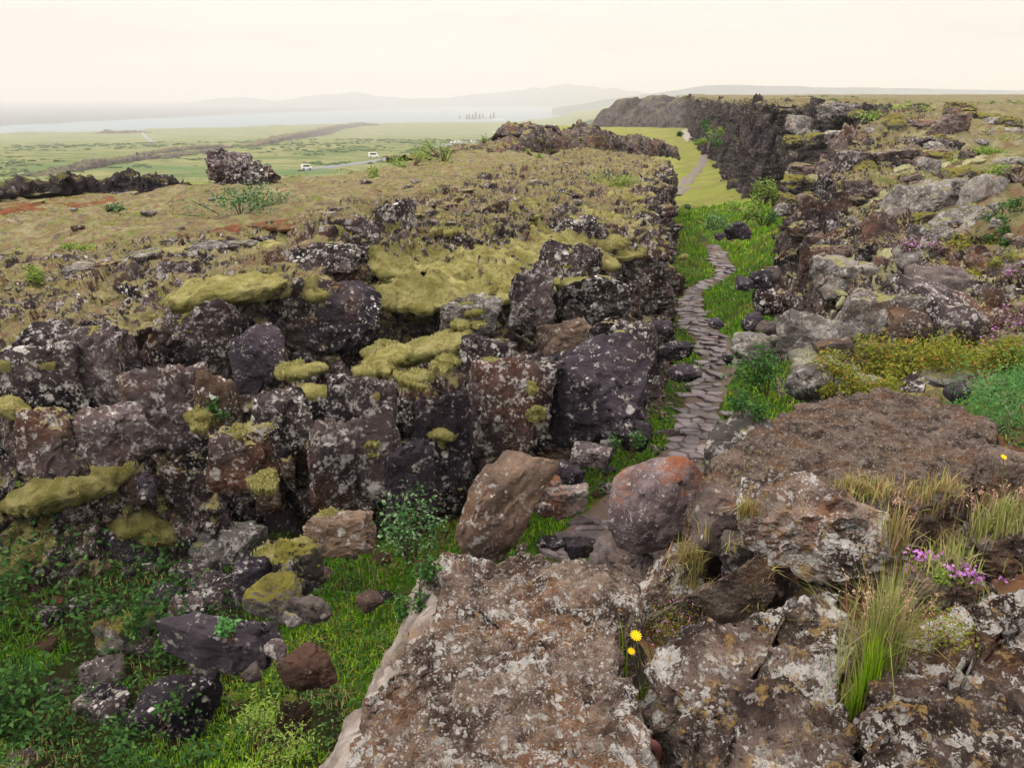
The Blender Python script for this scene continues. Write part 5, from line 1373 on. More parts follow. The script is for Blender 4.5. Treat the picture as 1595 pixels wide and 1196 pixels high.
# turf of the gorge floor
def floor_points(n, r0, r1, az0, az1, rg, ok):
    out = []
    tot = 0
    while tot < n:
        a = np.radians(rg.uniform(az0, az1, n * 2)); r = np.exp(rg.uniform(math.log(r0), math.log(r1), n * 2))
        x, y = np.sin(a) * r, np.cos(a) * r
        m = (poly_dist(x, y, LB) < -0.05) & (poly_dist(x, y, RB) > -0.3) & (np.abs(poly_dist(x, y, PATH)) > 0.52 * (1 + 0.25 * vnoise(np.stack([x * 2, y * 2, x * 0], 1), 2)))
        m &= ok(x, y)
        P = np.stack([x[m], y[m], zfloor(x[m], y[m])], 1); out.append(P); tot += len(P)
    return np.concatenate(out)[:n]
def pat(x, y, s, seed): return fbm(np.stack([x * s, y * s, x * 0], 1), 4, seed)
P = floor_points(48000, 7, 75, -42, 22, vg, lambda x, y: (pat(x, y, 0.55, 5) > -0.22) & ((x + 1.6 * pat(x, y, 0.7, 12) > -2.8) | (pat(x, y, 0.8, 6) > 0.30)))
d = np.hypot(P[:, 0], P[:, 1])
g1 = blade_mesh('grass', P, 0.07 + 0.0035 * d + 0.07 * np.clip(pat(P[:, 0], P[:, 1], 0.4, 8), 0, 1), 0.006 + 0.0010 * d, vg, M_GRASS, 0.7)
tag(g1, 'green turf grass covering the gorge floor', 'grass', kind='stuff')
P = floor_points(22000, 7, 70, -42, 22, vg, lambda x, y: (pat(x, y, 0.5, 15) > 0.16) & (x > -5))
d = np.hypot(P[:, 0], P[:, 1])
g2 = blade_mesh('grass', P, 0.10 + 0.0035 * d, 0.006 + 0.0011 * d, vg, M_GRASSY, 0.7)
tag(g2, 'bright yellowish green grass patches on the gorge floor', 'grass', kind='stuff')
P = floor_points(26000, 7, 40, -42, 18, vg, lambda x, y: (pat(x, y, 0.5, 25) > 0.18) | ((x < -2.5) & (pat(x, y, 0.7, 29) > -0.12)) | ((np.abs(poly_dist(x, y, LB)) < 1.5) & (pat(x, y, 0.9, 26) > -0.1)))
d = np.hypot(P[:, 0], P[:, 1])
P[:, 2] += vg.uniform(0.02, 0.16, len(P))
g3 = leaf_mesh('ground_cover', P, 0.028 + 0.0032 * d, vg, M_LEAFD)
tag(g3, 'low dark leafy plants creeping over the gorge floor', 'ground cover', kind='stuff')
P = floor_points(9000, 7, 60, -42, 20, vg, lambda x, y: pat(x, y, 0.8, 45) > 0.0)
d = np.hypot(P[:, 0], P[:, 1])
g5 = blade_mesh('dry_grass', P, 0.09 + 0.0035 * d, 0.005 + 0.0009 * d, vg, M_GRASSDRY, 0.9)
tag(g5, 'straw coloured dry blades mixed into the gorge turf', 'grass', kind='stuff')
P = floor_points(2600, 7, 30, -42, 10, vg, lambda x, y: pat(x, y, 0.8, 35) > 0.2)
P[:, 2] += vg.uniform(0.05, 0.16, len(P))
g4 = leaf_mesh('ground_cover', P, 0.05, vg, M_LEAFY)
tag(g4, 'small yellow and orange tinted leaves among the gorge turf', 'ground cover', kind='stuff')

def bush(name, label, px, py, wpx, hpx, mat, n, leaf, cat='bush', group=None, upz=0.9, flat=0.3, stems=14, seed=0, dense=1.0, base=None, asp=0.55, wild=0.3, extra=None):
    rg = np.random.default_rng(seed + 1000)
    b, nn, dist = hit(px, py + hpx * 0.30) if base is None else (base, None, (base - CAMP).length)
    W, H = wpx * dist / FPX / 2, hpx * dist / FPX * upz
    depth = W * 0.75
    root = empty(name, (b.x, b.y, b.z))
    k = max(3, int(n / 90))
    cc = np.stack([rg.uniform(-1, 1, k), rg.uniform(-1, 1, k), rg.uniform(0.25, 0.95, k)], 1)
    cc = cc[(cc[:, 0] ** 2 + cc[:, 1] ** 2) < 1.0]
    cc[:, 2] *= np.sqrt(np.clip(1.08 - cc[:, 0] ** 2 - cc[:, 1] ** 2, 0.12, 1))
    cc *= np.array([W, depth, H])
    sel = rg.integers(0, len(cc), n)
    sp = np.array([0.20 * W, 0.20 * W, 0.17 * H + 0.03 * W])
    P = cc[sel] + rg.normal(size=(n, 3)) * sp
    wz = (np.array([ground(b.x + p[0], b.y + p[1], b.z + 1.5 * H + 1.0) for p in cc]) - b.z) * (1.0 if base is None else 0.0)     # clumps follow the ground
    P[:, 2] += np.clip(wz, -0.8 * W - 0.3, 0.8 * W + 0.3)[sel]
    P[:, 2] = np.maximum(P[:, 2], np.clip(wz, -0.8 * W - 0.3, 0.8 * W + 0.3)[sel] + 0.01)
    leaf_mesh('foliage', P, leaf * dist, rg, mat, root, flat=flat, asp=asp)
    if extra:
        m2, k2, l2 = extra
        q = rg.integers(0, n, k2)
        leaf_mesh('blossom', P[q] + np.array([0, 0, 0.03 * W + 0.4 * l2 * dist]), l2 * dist, rg, m2, root, flat=flat)
    if stems:
        q = rg.integers(0, n, stems)
        A = P[q] * np.array([0.35, 0.35, 0.0]); A[:, 2] = np.clip(wz, -0.8 * W, 0.8 * W)[sel[q]] - 0.03
        twig_mesh('stem', A, P[q], 0.0007 * dist, M_WOOD, root)
    return tag(root, label, cat, group)
LF = 0.0062
# dark leafy plants at the lower left and at the left cliff foot
bush('leafy_plant', 'dark green leafy thicket along the foot of the left cliff, at the left edge', 110, 915, 300, 66, M_LEAFD, 2300, LF, 'plants', seed=1)
bush('leafy_plant', 'dark leafy thicket below the flat brown stone at the left edge', 50, 1090, 170, 90, M_LEAFD, 1700, LF * 1.05, 'plants', seed=2)
bush('leafy_plant', 'dark green leafy clump between the pointed mossy stone and the pale greenish boulder', 245, 985, 80, 70, M_LEAFD, 600, LF, 'plants', seed=3)
bush('leafy_plant', 'leafy clump in front of the bluish black boulder', 250, 1168, 140, 44, M_LEAFD, 800, LF, 'plants', seed=4)
bush('grass_clump', 'bright yellow green bushy clump at the lower edge, right of the bluish black boulder', 385, 1150, 150, 80, M_LEAFL, 1500, LF * 0.8, 'plants', seed=5, asp=0.3)
bush('willow_bush', 'pale leaved willow bush at the foot of the left cliff beside the tan stone', 640, 835, 110, 100, M_LEAFW, 900, LF * 0.9, 'willow', seed=6, upz=1.1, stems=30)
bush('willow_bush', 'darker straggling willow above the far end of the huge slab', 650, 900, 70, 60, M_LEAFD, 500, LF, 'willow', seed=7, stems=20)
bush('leafy_plant', 'dark leafy clump on the rock heap in the lower left', 370, 1005, 60, 40, M_LEAFB, 260, LF, 'plants', seed=8)
bush('leafy_plant', 'tiny bright plant on the mossy ledge at the left edge', 38, 780, 20, 20, M_LEAFL, 60, LF * 0.7, 'plants', seed=9, stems=0)
bush('leafy_plant', 'green leafy tuft growing from a cleft of the left cliff', 330, 645, 40, 34, M_LEAFD, 200, LF * 0.8, 'plants', seed=10)
bush('leafy_plant', 'dark green plants hanging in the shaded gully right of the path', 1195, 590, 100, 80, M_LEAFD, 1200, LF * 0.75, 'plants', seed=11)
bush('leafy_plant', 'mid green plants at the near side of the shaded gully', 1160, 630, 70, 46, M_LEAFD, 600, LF * 0.75, 'plants', seed=12)
bush('leafy_plant', 'small dark plants on the left cliff foot by the path', 980, 690, 50, 40, M_LEAFD, 260, LF * 0.7, 'plants', seed=13)
# bushes on the heaths
bush('bush', 'wide pale green bush on the left heath in front of the domed outcrop', 375, 322, 140, 36, M_LEAFW, 1400, LF * 0.55, seed=20, upz=0.9)
bush('bush', 'small lime green bush on the left heath near the left edge', 72, 432, 46, 36, M_LEAFL, 420, LF * 0.55, seed=21)
bush('bush', 'low greyish green bush below the left rock wall', 165, 326, 50, 16, M_LEAFW, 300, LF * 0.5, seed=22)
bush('bush', 'low lime green bush in the middle of the left heath', 110, 388, 60, 14, M_LEAFL, 300, LF * 0.5, seed=23)
bush('bush', 'bright green bush on the rim of the left heath below the camper van', 590, 273, 40, 16, M_LEAFL, 300, LF * 0.4, seed=24)
bush('bush', 'long yellowish green bush on the far rim of the left heath', 640, 252, 70, 26, M_LEAFL, 600, LF * 0.4, seed=25)
bush('bush', 'yellowish green bush at the start of the skyline ridge', 690, 246, 70, 26, M_LEAFL, 600, LF * 0.4, seed=26)
bush('bush', 'small round bush below the parked white cars', 752, 218, 24, 16, M_LEAFL, 200, LF * 0.4, seed=27)
bush('bush', 'lime green bush on the left cliff top near the bend', 945, 280, 80, 20, M_LEAFL, 700, LF * 0.45, seed=28)
bush('bush', 'small lime bush at the foot of the skyline ridge', 832, 240, 22, 12, M_LEAFL, 200, LF * 0.4, seed=29)
bush('bush', 'bright green tall bush squeezed against the far right cliff', 1188, 305, 40, 40, M_LEAFL, 900, LF * 0.5, seed=30, upz=0.9)
bush('bush', 'soft green bush below the tall dark cliff', 1155, 325, 60, 36, M_LEAFL, 700, LF * 0.45, seed=31)
bush('bush', 'dark round bush on the green mound below the tall cliff', 1190, 345, 36, 20, M_LEAFD, 400, LF * 0.45, seed=32)
bush('bush', 'grey green round bush at the end of the left cliff', 1100, 345, 60, 26, M_LEAFW, 500, LF * 0.45, seed=33)
bush('bush', 'grey green bush on the far meadow', 1078, 322, 20, 10, M_LEAFW, 200, LF * 0.4, seed=34)
for i, (px, py, ww, hh, m_) in enumerate([(1092, 200, 30, 20, 0), (1108, 214, 30, 16, 1), (1118, 226, 34, 18, 0), (1098, 222, 30, 12, 1), (1052, 212, 20, 10, 0)]):
    bush('bush', ['dark rounded bush beyond the far meadow, the farthest', 'light green bush beyond the far meadow below the tall cliff', 'broad green bush at the foot of the tall cliff', 'low light bush at the end of the gravel path', 'small bush on the slope under the spruces'][i], px, py, ww, hh, [M_LEAFD, M_LEAFL][m_], 240, LF * 0.4, seed=40 + i, stems=0)
# right bench
for i, (px, py, ww, hh, m_, lab) in enumerate([(1575, 275, 60, 22, M_LEAFL, 'green bush at the right edge beside the layered outcrop'), (1570, 325, 60, 20, M_LEAFD, 'dark green bush at the right edge below the layered outcrop'), (1500, 375, 90, 22, M_LEAFY, 'wide yellow green shrub on the heath above the brown faced boulder'),
                                            (1560, 372, 50, 20, M_LEAFD, 'dark low shrub on the heath near the right edge'), (1430, 172, 140, 8, M_LEAFL, 'long low shrub belt on the far right plateau'), (1540, 425, 60, 20, M_LEAFY, 'yellow green heath shrub behind the grey mossy boulder'), (1530, 240, 60, 10, M_LEAFL, 'low green shrub on the right plateau')]):
    bush('shrub', lab, px, py, ww, hh, m_, 600, LF * 0.5, 'shrub', seed=60 + i, stems=4)
for i, (px, py, ww, hh, lab) in enumerate([(1440, 405, 60, 22, 'dusky purple heather beside the round knobbly boulder'), (1560, 512, 70, 36, 'purple flowering heather at the right edge above the low shrubs'), (1582, 430, 40, 20, 'small purple heather patch high at the right edge')]):
    bush('heather', lab, px, py, ww, hh, M_HEATHER, 700, LF * 0.5, 'heather', seed=75 + i, extra=(M_PURPLE, 160, LF * 0.5), stems=4)
for i, (px, py, ww, hh, n_, lab) in enumerate([(1330, 600, 110, 40, 1300, 'yellow and orange tinged low shrub at the left end of the shrub belt'), (1400, 578, 130, 54, 1900, 'yellow green low shrub in the middle of the shrub belt'), (1480, 560, 120, 44, 1700, 'mossy green low shrub behind the far edge of the brown slab'), (1560, 560, 110, 44, 1700, 'yellow green low shrub at the right edge of the shrub belt'), (1290, 608, 50, 24, 400, 'small yellow shrub tip over the gully')]):
    bush('low_shrub', lab, px, py, ww, hh, M_LEAFY, int(n_ * 2.4), LF * 0.66, 'shrub', seed=80 + i, asp=0.45)
bush('juniper_bush', 'blue green feathery juniper bush at the right edge', 1568, 640, 150, 110, M_LEAFB, 6500, LF * 0.72, 'juniper', seed=90, asp=0.25, flat=0.1)
bush('juniper_bush', 'lighter green creeping juniper above the blue green one', 1545, 598, 120, 44, M_LEAFB, 3000, LF * 0.7, 'juniper', seed=91, asp=0.25, flat=0.1)

# plants of the near rim
def tuft(name, label, px, py, hpx, spread_px, n, mat, cat='grass tuft', seed=0, lean=0.35, wd=0.0014, seeds=0, seedmat=None, z=None):
    rg = np.random.default_rng(seed + 2000)
    b, nn, dist = hit(px, py)
    if z is not None: b = onz(px, py, z); dist = (b - CAMP).length
    H, W = hpx * dist / FPX, spread_px * dist / FPX / 2
    root = empty(name, (b.x, b.y, b.z))
    P = np.stack([rg.normal(0, 0.5, n) * W, rg.normal(0, 0.5, n) * W * 0.6, np.zeros(n)], 1)
    for k in range(n):
        P[k, 2] = np.clip(ground(b.x + P[k, 0], b.y + P[k, 1], b.z + 0.25) - b.z, -0.25, 0.2) - 0.01
    blade_mesh('blades', P, H, wd * dist, rg, mat, lean, root)
    if seeds:
        A = np.stack([rg.normal(0, 0.5, seeds) * W, rg.normal(0, 0.5, seeds) * W * 0.5, np.zeros(seeds)], 1)
        T = A + np.stack([rg.normal(0.05, 0.16, seeds) * H, rg.normal(0, 0.12, seeds) * H, rg.uniform(0.95, 1.4, seeds) * H], 1)
        twig_mesh('stalks', A, T, 0.0006 * dist, M_SEED, root)
        Q, D = [], (T - A) / np.linalg.norm(T - A, axis=1, keepdims=True)
        for k in range(22):
            Q.append(T - D * (k / 22 * 0.26 * H) + rg.normal(0, 0.0022 * dist, (seeds, 3)))
        leaf_mesh('seed_heads', np.concatenate(Q), 0.0034 * dist, rg, seedmat or M_SEED, root, flat=0.0, asp=0.4)
    return tag(root, label, cat)
tuft('grass_tuft', 'tall pale grass tuft with pinkish seed heads between two crusted rocks', 1348, 1095, 145, 72, 800, M_GRASSTUFT, seed=1, lean=0.5, seeds=16, z=5.5, wd=0.0010)
tuft('grass_tuft', 'deep green grass at the foot of the tall pale tuft', 1336, 1120, 80, 40, 300, M_GRASSY, seed=2, lean=0.3, z=5.5, wd=0.0014)
tuft('grass_tuft', 'yellow green dry grass at the right end of the brown slab', 1470, 805, 30, 130, 360, M_GRASSDRY, seed=3, lean=0.6, seeds=6)
tuft('grass_tuft', 'thick yellow green grass at the right edge below the juniper', 1560, 812, 38, 120, 480, M_GRASSTUFT, seed=4, lean=0.55, seeds=7)
tuft('grass_tuft', 'short dry grass on the brown slab behind the lumpy dark rock', 1345, 770, 30, 80, 260, M_GRASSDRY, seed=5, lean=0.7)
tuft('grass_tuft', 'wispy dry stalks behind the lumpy dark rock', 1400, 850, 60, 60, 160, M_GRASSDRY, seed=6, lean=0.6, seeds=4)
tuft('grass_tuft', 'dry straw grass in the red soil hollow', 1190, 945, 22, 70, 160, M_GRASSDRY, seed=7, lean=0.9)
tuft('grass_tuft', 'reddish dry grass at the lower edge beside the leather strap', 1045, 1180, 60, 70, 330, leaf_mat('grass_russet', (0.24, 0.11, 0.04), (0.38, 0.20, 0.08)), seed=8, lean=1.0, z=4.95)
tuft('grass_tuft', 'pale dry grass at the mossy top of the tilted pinkish slab', 1080, 880, 40, 60, 240, M_GRASSDRY, seed=9, lean=0.7)
tuft('grass_tuft', 'grass on the soil under the red hollow', 1160, 800, 30, 40, 140, M_GRASSDRY, seed=10, lean=0.8)
tuft('grass_tuft', 'sparse grass blades among the thyme', 1500, 900, 36, 130, 240, M_GRASSTUFT, seed=11, lean=0.7)
tuft('grass_tuft', 'vivid green grass below the yellow flowers', 1008, 1075, 80, 50, 380, M_GRASSY, seed=12, lean=0.3, z=5.25)
bush('heather', 'feathery green heather with faint purple buds behind the yellow flowers', 1035, 985, 110, 150, M_LEAFY, 2300, LF * 0.42, 'heather', seed=101, asp=0.3, flat=0.0, extra=(M_PURPLE, 180, LF * 0.45), base=onz(1028, 1040, 5.25), upz=0.8)
bush('leafy_plant', 'broad leaved light green plant beside the brown sloping rock', 1095, 905, 60, 60, M_LEAFL, 160, LF * 1.5, 'plants', seed=102)
bush('crowberry', 'bright green crowberry with orange tips beside the grass tuft', 1445, 985, 110, 56, M_LEAFY, 1200, LF * 0.6, 'shrub', seed=103, asp=0.4)
bush('crowberry', 'bright green crowberry sprig beneath the purple thyme', 1492, 914, 60, 36, M_LEAFL, 420, LF * 0.6, 'shrub', seed=104)
bush('crowberry', 'small green and orange sprig at the bottom edge between the two crusted rocks', 1340, 1172, 76, 60, M_LEAFY, 420, LF * 0.9, 'shrub', seed=105, base=onz(1340, 1190, 5.2))
bush('crowberry', 'small reddish green sprig right of the tall grass tuft', 1412, 935, 40, 24, M_LEAFY, 200, LF * 0.6, 'shrub', seed=106)
def thyme(label, px, py, wpx, hpx, n, seed):
    rg = np.random.default_rng(seed)
    b, nn, dist = hit(px, py + hpx * 0.5)
    root = empty('thyme_plant', b)
    W, H = wpx * dist / FPX / 2, hpx * dist / FPX
    A = np.stack([rg.uniform(-1, 1, n) * W, rg.uniform(-1, 1, n) * W * 0.6, np.zeros(n)], 1)
    T = A + np.stack([rg.normal(0, 0.2, n) * H, rg.normal(0, 0.2, n) * H, rg.uniform(0.5, 1.1, n) * H], 1)
    twig_mesh('stems', A, T, 0.0005 * dist, M_STEM, root)
    q = rg.integers(0, n, n * 8); f = rg.uniform(0, 0.8, (n * 8, 1))
    leaf_mesh('foliage', A[q] * (1 - f) + T[q] * f + rg.normal(0, 0.006, (n * 8, 3)), LF * 0.5 * dist, rg, M_LEAFY, root)
    q = rg.integers(0, n, n * 14)
    leaf_mesh('blossom', T[q] + rg.normal(0, 0.0036 * dist, (n * 14, 3)), LF * 0.7 * dist, rg, M_PURPLE, root, flat=0.2, asp=0.8)
    return tag(root, label, 'thyme')
thyme('purple flowering thyme in full bloom right of the lumpy dark rock', 1440, 872, 38, 20, 8, 1)
thyme('smaller purple thyme sprigs left of the blooming one', 1405, 892, 24, 20, 7, 2)
thyme('thin purple thyme mat near the white crusted rock at the right edge', 1545, 902, 80, 11, 9, 3)
thyme('sparse thyme above the green crowberry sprig', 1490, 897, 40, 14, 6, 4)
def hawkbit(label, px, py, base_px, seed, size=26):
    rg = np.random.default_rng(seed)
    foot_ = onz(base_px[0], base_px[1], 5.2)
    head = aty(px, py, foot_.y)
    root = empty('yellow_flower', foot_)
    hd = head - foot_
    dist = (head - CAMP).length
    st = twig_mesh('stem', [(0, 0, 0), (hd.x * 0.4, hd.y * 0.4, hd.z * 0.55)], [(hd.x * 0.4, hd.y * 0.4, hd.z * 0.55), tuple(hd)], 0.0011 * dist, M_STEM, root)
    R_ = size * dist / FPX / 2
    tilt = Euler((R(28), R(12), 0)).to_matrix()
    for ring, (np_, rad) in enumerate(((13, 1.0), (9, 0.62))):
        for k in range(np_):
            t = 2 * math.pi * (k + 0.5 * ring) / np_
            V = []
            for (u, v) in ((0.12, -0.09), (0.6, -0.15), (1.0, -0.10), (1.0, 0.10), (0.6, 0.15), (0.12, 0.09)):
                V.append(hd + tilt @ Vector(((u * math.cos(t) - v * math.sin(t)) * R_ * rad, (u * math.sin(t) + v * math.cos(t)) * R_ * rad, (0.16 * ring + 0.22 * u) * R_)))
            obj('petal', mesh('petal', [tuple(p) for p in V], [(0, 1, 4, 5), (1, 2, 3, 4)], M_YELLOW, smooth=False), root)
    return tag(root, label, 'flower')
hawkbit('larger yellow flower on a thin stem at the right side of the huge slab', 990, 990, (1004, 1090), 1, 18)
hawkbit('smaller yellow flower just below the larger one', 983, 1014, (998, 1092), 2, 12)
hawkbit('lone yellow flower above the grass at the right end of the brown slab', 1563, 712, (1560, 775), 3, 9)

# a strap end hanging into the bottom of the view: a folded leather loop standing on the soil
def strap():
    b = onz(985, 1215, 5.15)
    d = (b - CAMP).length
    k = d / FPX
    prof = [(-14, 0), (-6, 24), (4, 44), (14, 58), (24, 62), (32, 54), (33, 38), (26, 18), (22, -4)]
    V = []
    n = 44
    t = np.linspace(0, len(prof) - 1, n)
    X = np.interp(t, range(len(prof)), [p[0] for p in prof]); Z = np.interp(t, range(len(prof)), [p[1] for p in prof])
    for _ in range(4): X[1:-1] = (X[:-2] + 2 * X[1:-1] + X[2:]) / 4; Z[1:-1] = (Z[:-2] + 2 * Z[1:-1] + Z[2:]) / 4
    tx, tz = np.gradient(X), np.gradient(Z); l = np.hypot(tx, tz); nx, nz = -tz / l, tx / l
    m = 12
    rad = 9.5 * np.interp(t, [0, 3, 4.5, 6, 8], [1.1, 1.0, 0.9, 0.7, 0.6])
    for i in range(n):
        for j in range(m):
            a = 2 * math.pi * j / m
            V.append(((X[i] + nx[i] * rad[i] * math.cos(a)) * k, rad[i] * 0.8 * math.sin(a) * k, (Z[i] + nz[i] * rad[i] * math.cos(a)) * k))
    F = [(i * m + j, i * m + (j + 1) % m, (i + 1) * m + (j + 1) % m, (i + 1) * m + j) for i in range(n - 1) for j in range(m)]
    o = obj('strap_loop', mesh('strap_loop', V, F, M_STRAP), None, b)
    tag(o, 'reddish brown leather loop sticking up at the bottom edge beside the huge slab', 'strap')
strap()

# heath tufts on the left heath and the right bench
def heath_points(n, fn, az0, az1, r0, r1, rg, ok):
    a = np.radians(rg.uniform(az0, az1, n)); r = np.exp(rg.uniform(math.log(r0), math.log(r1), n))
    x, y = np.sin(a) * r, np.cos(a) * r
    m = ok(x, y); x, y = x[m], y[m]
    z = np.array([(down(p, q, 14.0) if True else 0) or -99 for p, q in zip(x, y)])
    k = z > 1.0
    return np.stack([x[k], y[k], z[k]], 1)
P = heath_points(11000, zleft, -34, 8, 15, 52, vg, lambda x, y: (poly_dist(x, y, LB) > 2.5) & (poly_dist(x, y, BACK) < 0) & (pat(x, y, 0.35, 44) > -0.1))
d = np.hypot(P[:, 0], P[:, 1])
hg = blade_mesh('heath_grass', P, 0.02 + 0.0012 * d, 0.004 + 0.0010 * d, vg, M_HEATHTUFT, 1.0)
tag(hg, 'short dry grass and moss tufts over the left heath', 'grass', kind='stuff')
P = heath_points(24000, zleft, -34, 8, 15, 60, vg, lambda x, y: (poly_dist(x, y, LB) > 2.5) & (poly_dist(x, y, BACK) < 0) & (pat(x, y, 0.4, 54) > 0.12))
d = np.hypot(P[:, 0], P[:, 1]); P[:, 2] += 0.02
hl = leaf_mesh('heath_sprigs', P, 0.02 + 0.0022 * d, vg, M_LEAFY)
tag(hl, 'green and orange sprigs scattered over the left heath', 'ground cover', kind='stuff')
P = heath_points(26000, zbench, 4, 34, 8, 60, vg, lambda x, y: (poly_dist(x, y, RB) < -2.2) & (pat(x, y, 0.4, 64) > 0.02))
d = np.hypot(P[:, 0], P[:, 1])
hb = blade_mesh('heath_grass', P, 0.04 + 0.0022 * d, 0.004 + 0.0010 * d, vg, M_GRASSTUFT, 0.9)
tag(hb, 'grass tufts over the right heath', 'grass', kind='stuff')
P = heath_points(22000, zbench, 6, 34, 8, 60, vg, lambda x, y: (poly_dist(x, y, RB) < -2.5) & (pat(x, y, 0.35, 74) > 0.2))
d = np.hypot(P[:, 0], P[:, 1]); P[:, 2] += 0.03
hs = leaf_mesh('heath_sprigs', P, 0.02 + 0.0026 * d, vg, M_LEAFY)
tag(hs, 'green heath sprigs over the right heath', 'ground cover', kind='stuff')
# small litter of the near rim
P = heath_points(9000, zbench, -10, 40, 2.6, 7.5, vg, lambda x, y: pat(x, y, 1.2, 84) > -0.1)
P = P[P[:, 2] < 5.35]
hd_ = blade_mesh('dry_litter', P, 0.045, 0.004, vg, M_GRASSDRY, 1.3)
tag(hd_, 'dry grass litter on the soil between the near stones', 'litter', kind='stuff')

# scrub of the far plain and meadow
def scrub(n, az0, az1, r0, r1, ok, zf, size, mat, label, seed):
    rg = np.random.default_rng(seed)
    a = np.radians(rg.uniform(az0, az1, n)); r = np.exp(rg.uniform(math.log(r0), math.log(r1), n))
    x, y = np.sin(a) * r, np.cos(a) * r
    m = ok(x, y, r); x, y, r = x[m], y[m], r[m]
    n = len(x)
    V0, F0 = ico(1)
    s = size * rg.uniform(0.4, 1.3, n) * (0.6 + r / 700)
    z = zf(x, y)
    jit = 1 + 0.3 * rg.normal(size=(n, len(V0)))
    V = V0[None] * jit[:, :, None] * s[:, None, None] * np.array([1.5, 1.2, 0.55]) + np.stack([x, y, z + 0.1 * s], 1)[:, None]
    F = (F0[None] + (np.arange(n) * len(V0))[:, None, None]).reshape(-1, 3)
    o = obj('scrub', mesh('scrub', V.reshape(-1, 3), F, mat, smooth=False))
    return tag(o, label, 'scrub', kind='stuff')
scrub(16000, -33, 4, 130, 1050, lambda x, y, r: pat(x, y, 0.008, 91) + 0.8 * pat(x, y, 0.05, 93) > 0.12, plain_z, 0.8, leaf_mat('scrub_leaf', (0.035, 0.075, 0.022), (0.085, 0.135, 0.04)), 'low green birch scrub dotted over the plain', 3)
scrub(1500, 6, 32, 60, 600, lambda x, y, r: (poly_dist(x, y, RB) < -6) & (pat(x, y, 0.02, 92) > 0.0), zbench, 0.55, leaf_mat('scrub_leaf_plateau', (0.07, 0.10, 0.03), (0.15, 0.17, 0.05)), 'low scrub on the right lava plateau', 4)
def spruce(px, py, hpx, z, label, seed, group, Y=None, slim=0.30):
    b = onplain(px, py)
    gz = float(plain_z([b.x], [b.y])[0])
    d = (b - CAMP).length
    H = hpx * d / FPX
    rg = np.random.default_rng(seed)
    root = empty('spruce_tree', (b.x, b.y, gz - 0.2))
    twig_mesh('trunk', [(0, 0, 0)], [(0, 0, H)], 0.04 * H, M_WOOD, root)
    n = 150
    t = rg.uniform(0.08, 1, n) ** 0.8; a = rg.uniform(0, 2 * np.pi, n); rr = slim * H * (1.04 - t) * rg.uniform(0.4, 1, n)
    leaf_mesh('crown', np.stack([np.cos(a) * rr, np.sin(a) * rr, t * H], 1), 0.16 * H, rg, M_LEAFD, root, flat=0.2, asp=0.7)
    return tag(root, label, 'spruce', group)
ORD = ['first', 'second', 'third', 'fourth', 'fifth', 'sixth', 'seventh', 'eighth', 'ninth']
SP = [(716, 187, 7), (727, 188, 8), (731, 188, 10), (736, 188, 9), (741, 188, 12), (747, 188, 10), (752, 187, 9), (764, 187, 9), (769, 187, 11)]
for i, (px, py, hh) in enumerate(SP): spruce(px, py, hh, -24, f'{ORD[i]} dark spruce from the left in the group around the white church', 10 + i, 'spruces by the church')
rg = np.random.default_rng(9)
for i in range(26):
    px = 957 + 63 * i / 25 + rg.normal(0, 1.5)
    spruce(px, 209 - 3 * math.sin(i * 1.7) ** 2 + (2 if i < 12 else -3), rg.uniform(13, 21), -6, 'dark green spruce of the plantation behind the skyline ridge', 40 + i, 'spruce plantation', slim=0.24)
scrub(420, 2.0, 5.2, 820, 1150, lambda x, y, r: r > 0, plain_z, 4.0, leaf_mat('wood_leaf', (0.03, 0.07, 0.035), (0.06, 0.11, 0.05)), 'far off hazy woodland below the distant cliff', 5)

ORD0 = 0
# church, vans and cars on the plain
def box(bm, x0, x1, y0, y1, z0, z1):
    v = [bm.verts.new(p) for p in ((x0, y0, z0), (x1, y0, z0), (x1, y1, z0), (x0, y1, z0), (x0, y0, z1), (x1, y0, z1), (x1, y1, z1), (x0, y1, z1))]
    for f in ((3, 2, 1, 0), (4, 5, 6, 7), (0, 1, 5, 4), (1, 2, 6, 5), (2, 3, 7, 6), (3, 0, 4, 7)): bm.faces.new([v[i] for i in f])
def gable(bm, x0, x1, y0, y1, z0, z1):
    xm = (x0 + x1) / 2
    v = [bm.verts.new(p) for p in ((x0, y0, z0), (x1, y0, z0), (xm, y0, z1), (x0, y1, z0), (x1, y1, z0), (xm, y1, z1))]
    for f in ((0, 1, 2), (5, 4, 3), (0, 2, 5, 3), (1, 4, 5, 2), (0, 3, 4, 1)): bm.faces.new([v[i] for i in f])
def church(px, py):
    b = onplain(px, py); gz = float(plain_z([b.x], [b.y])[0])
    root = empty('church', (b.x, b.y, gz), R(15))
    bm = bmesh.new(); box(bm, -3, 3, -2, 9, -1, 4); bm_obj('wall', bm, M_WHITE, root)
    bm = bmesh.new(); gable(bm, -3.3, 3.3, -2.2, 9.2, 4.02, 7.5); bm_obj('roof', bm, M_ROOF, root)
    bm = bmesh.new(); box(bm, -1.4, 1.4, -3.2, -0.4, -1, 7.2); tw = bm_obj('tower', bm, M_WHITE, root)
    bm = bmesh.new(); gable(bm, -1.6, 1.6, -3.4, -0.2, 7.22, 11.5); bm_obj('spire', bm, M_ROOF, tw)
    for k in range(3):
        bm = bmesh.new(); box(bm, -3.04, -2.98, 0.5 + k * 2.6, 1.6 + k * 2.6, 1.2, 3.0); bm_obj('window', bm, M_GLASSD, root)
    bm = bmesh.new(); box(bm, -0.6, 0.6, -3.25, -3.18, 0, 2.3); bm_obj('door', bm, M_ROOF, root)
    return tag(root, 'small white church with a dark spire among spruces near the lake', 'church')
church(757, 188)
b = onplain(766, 189)
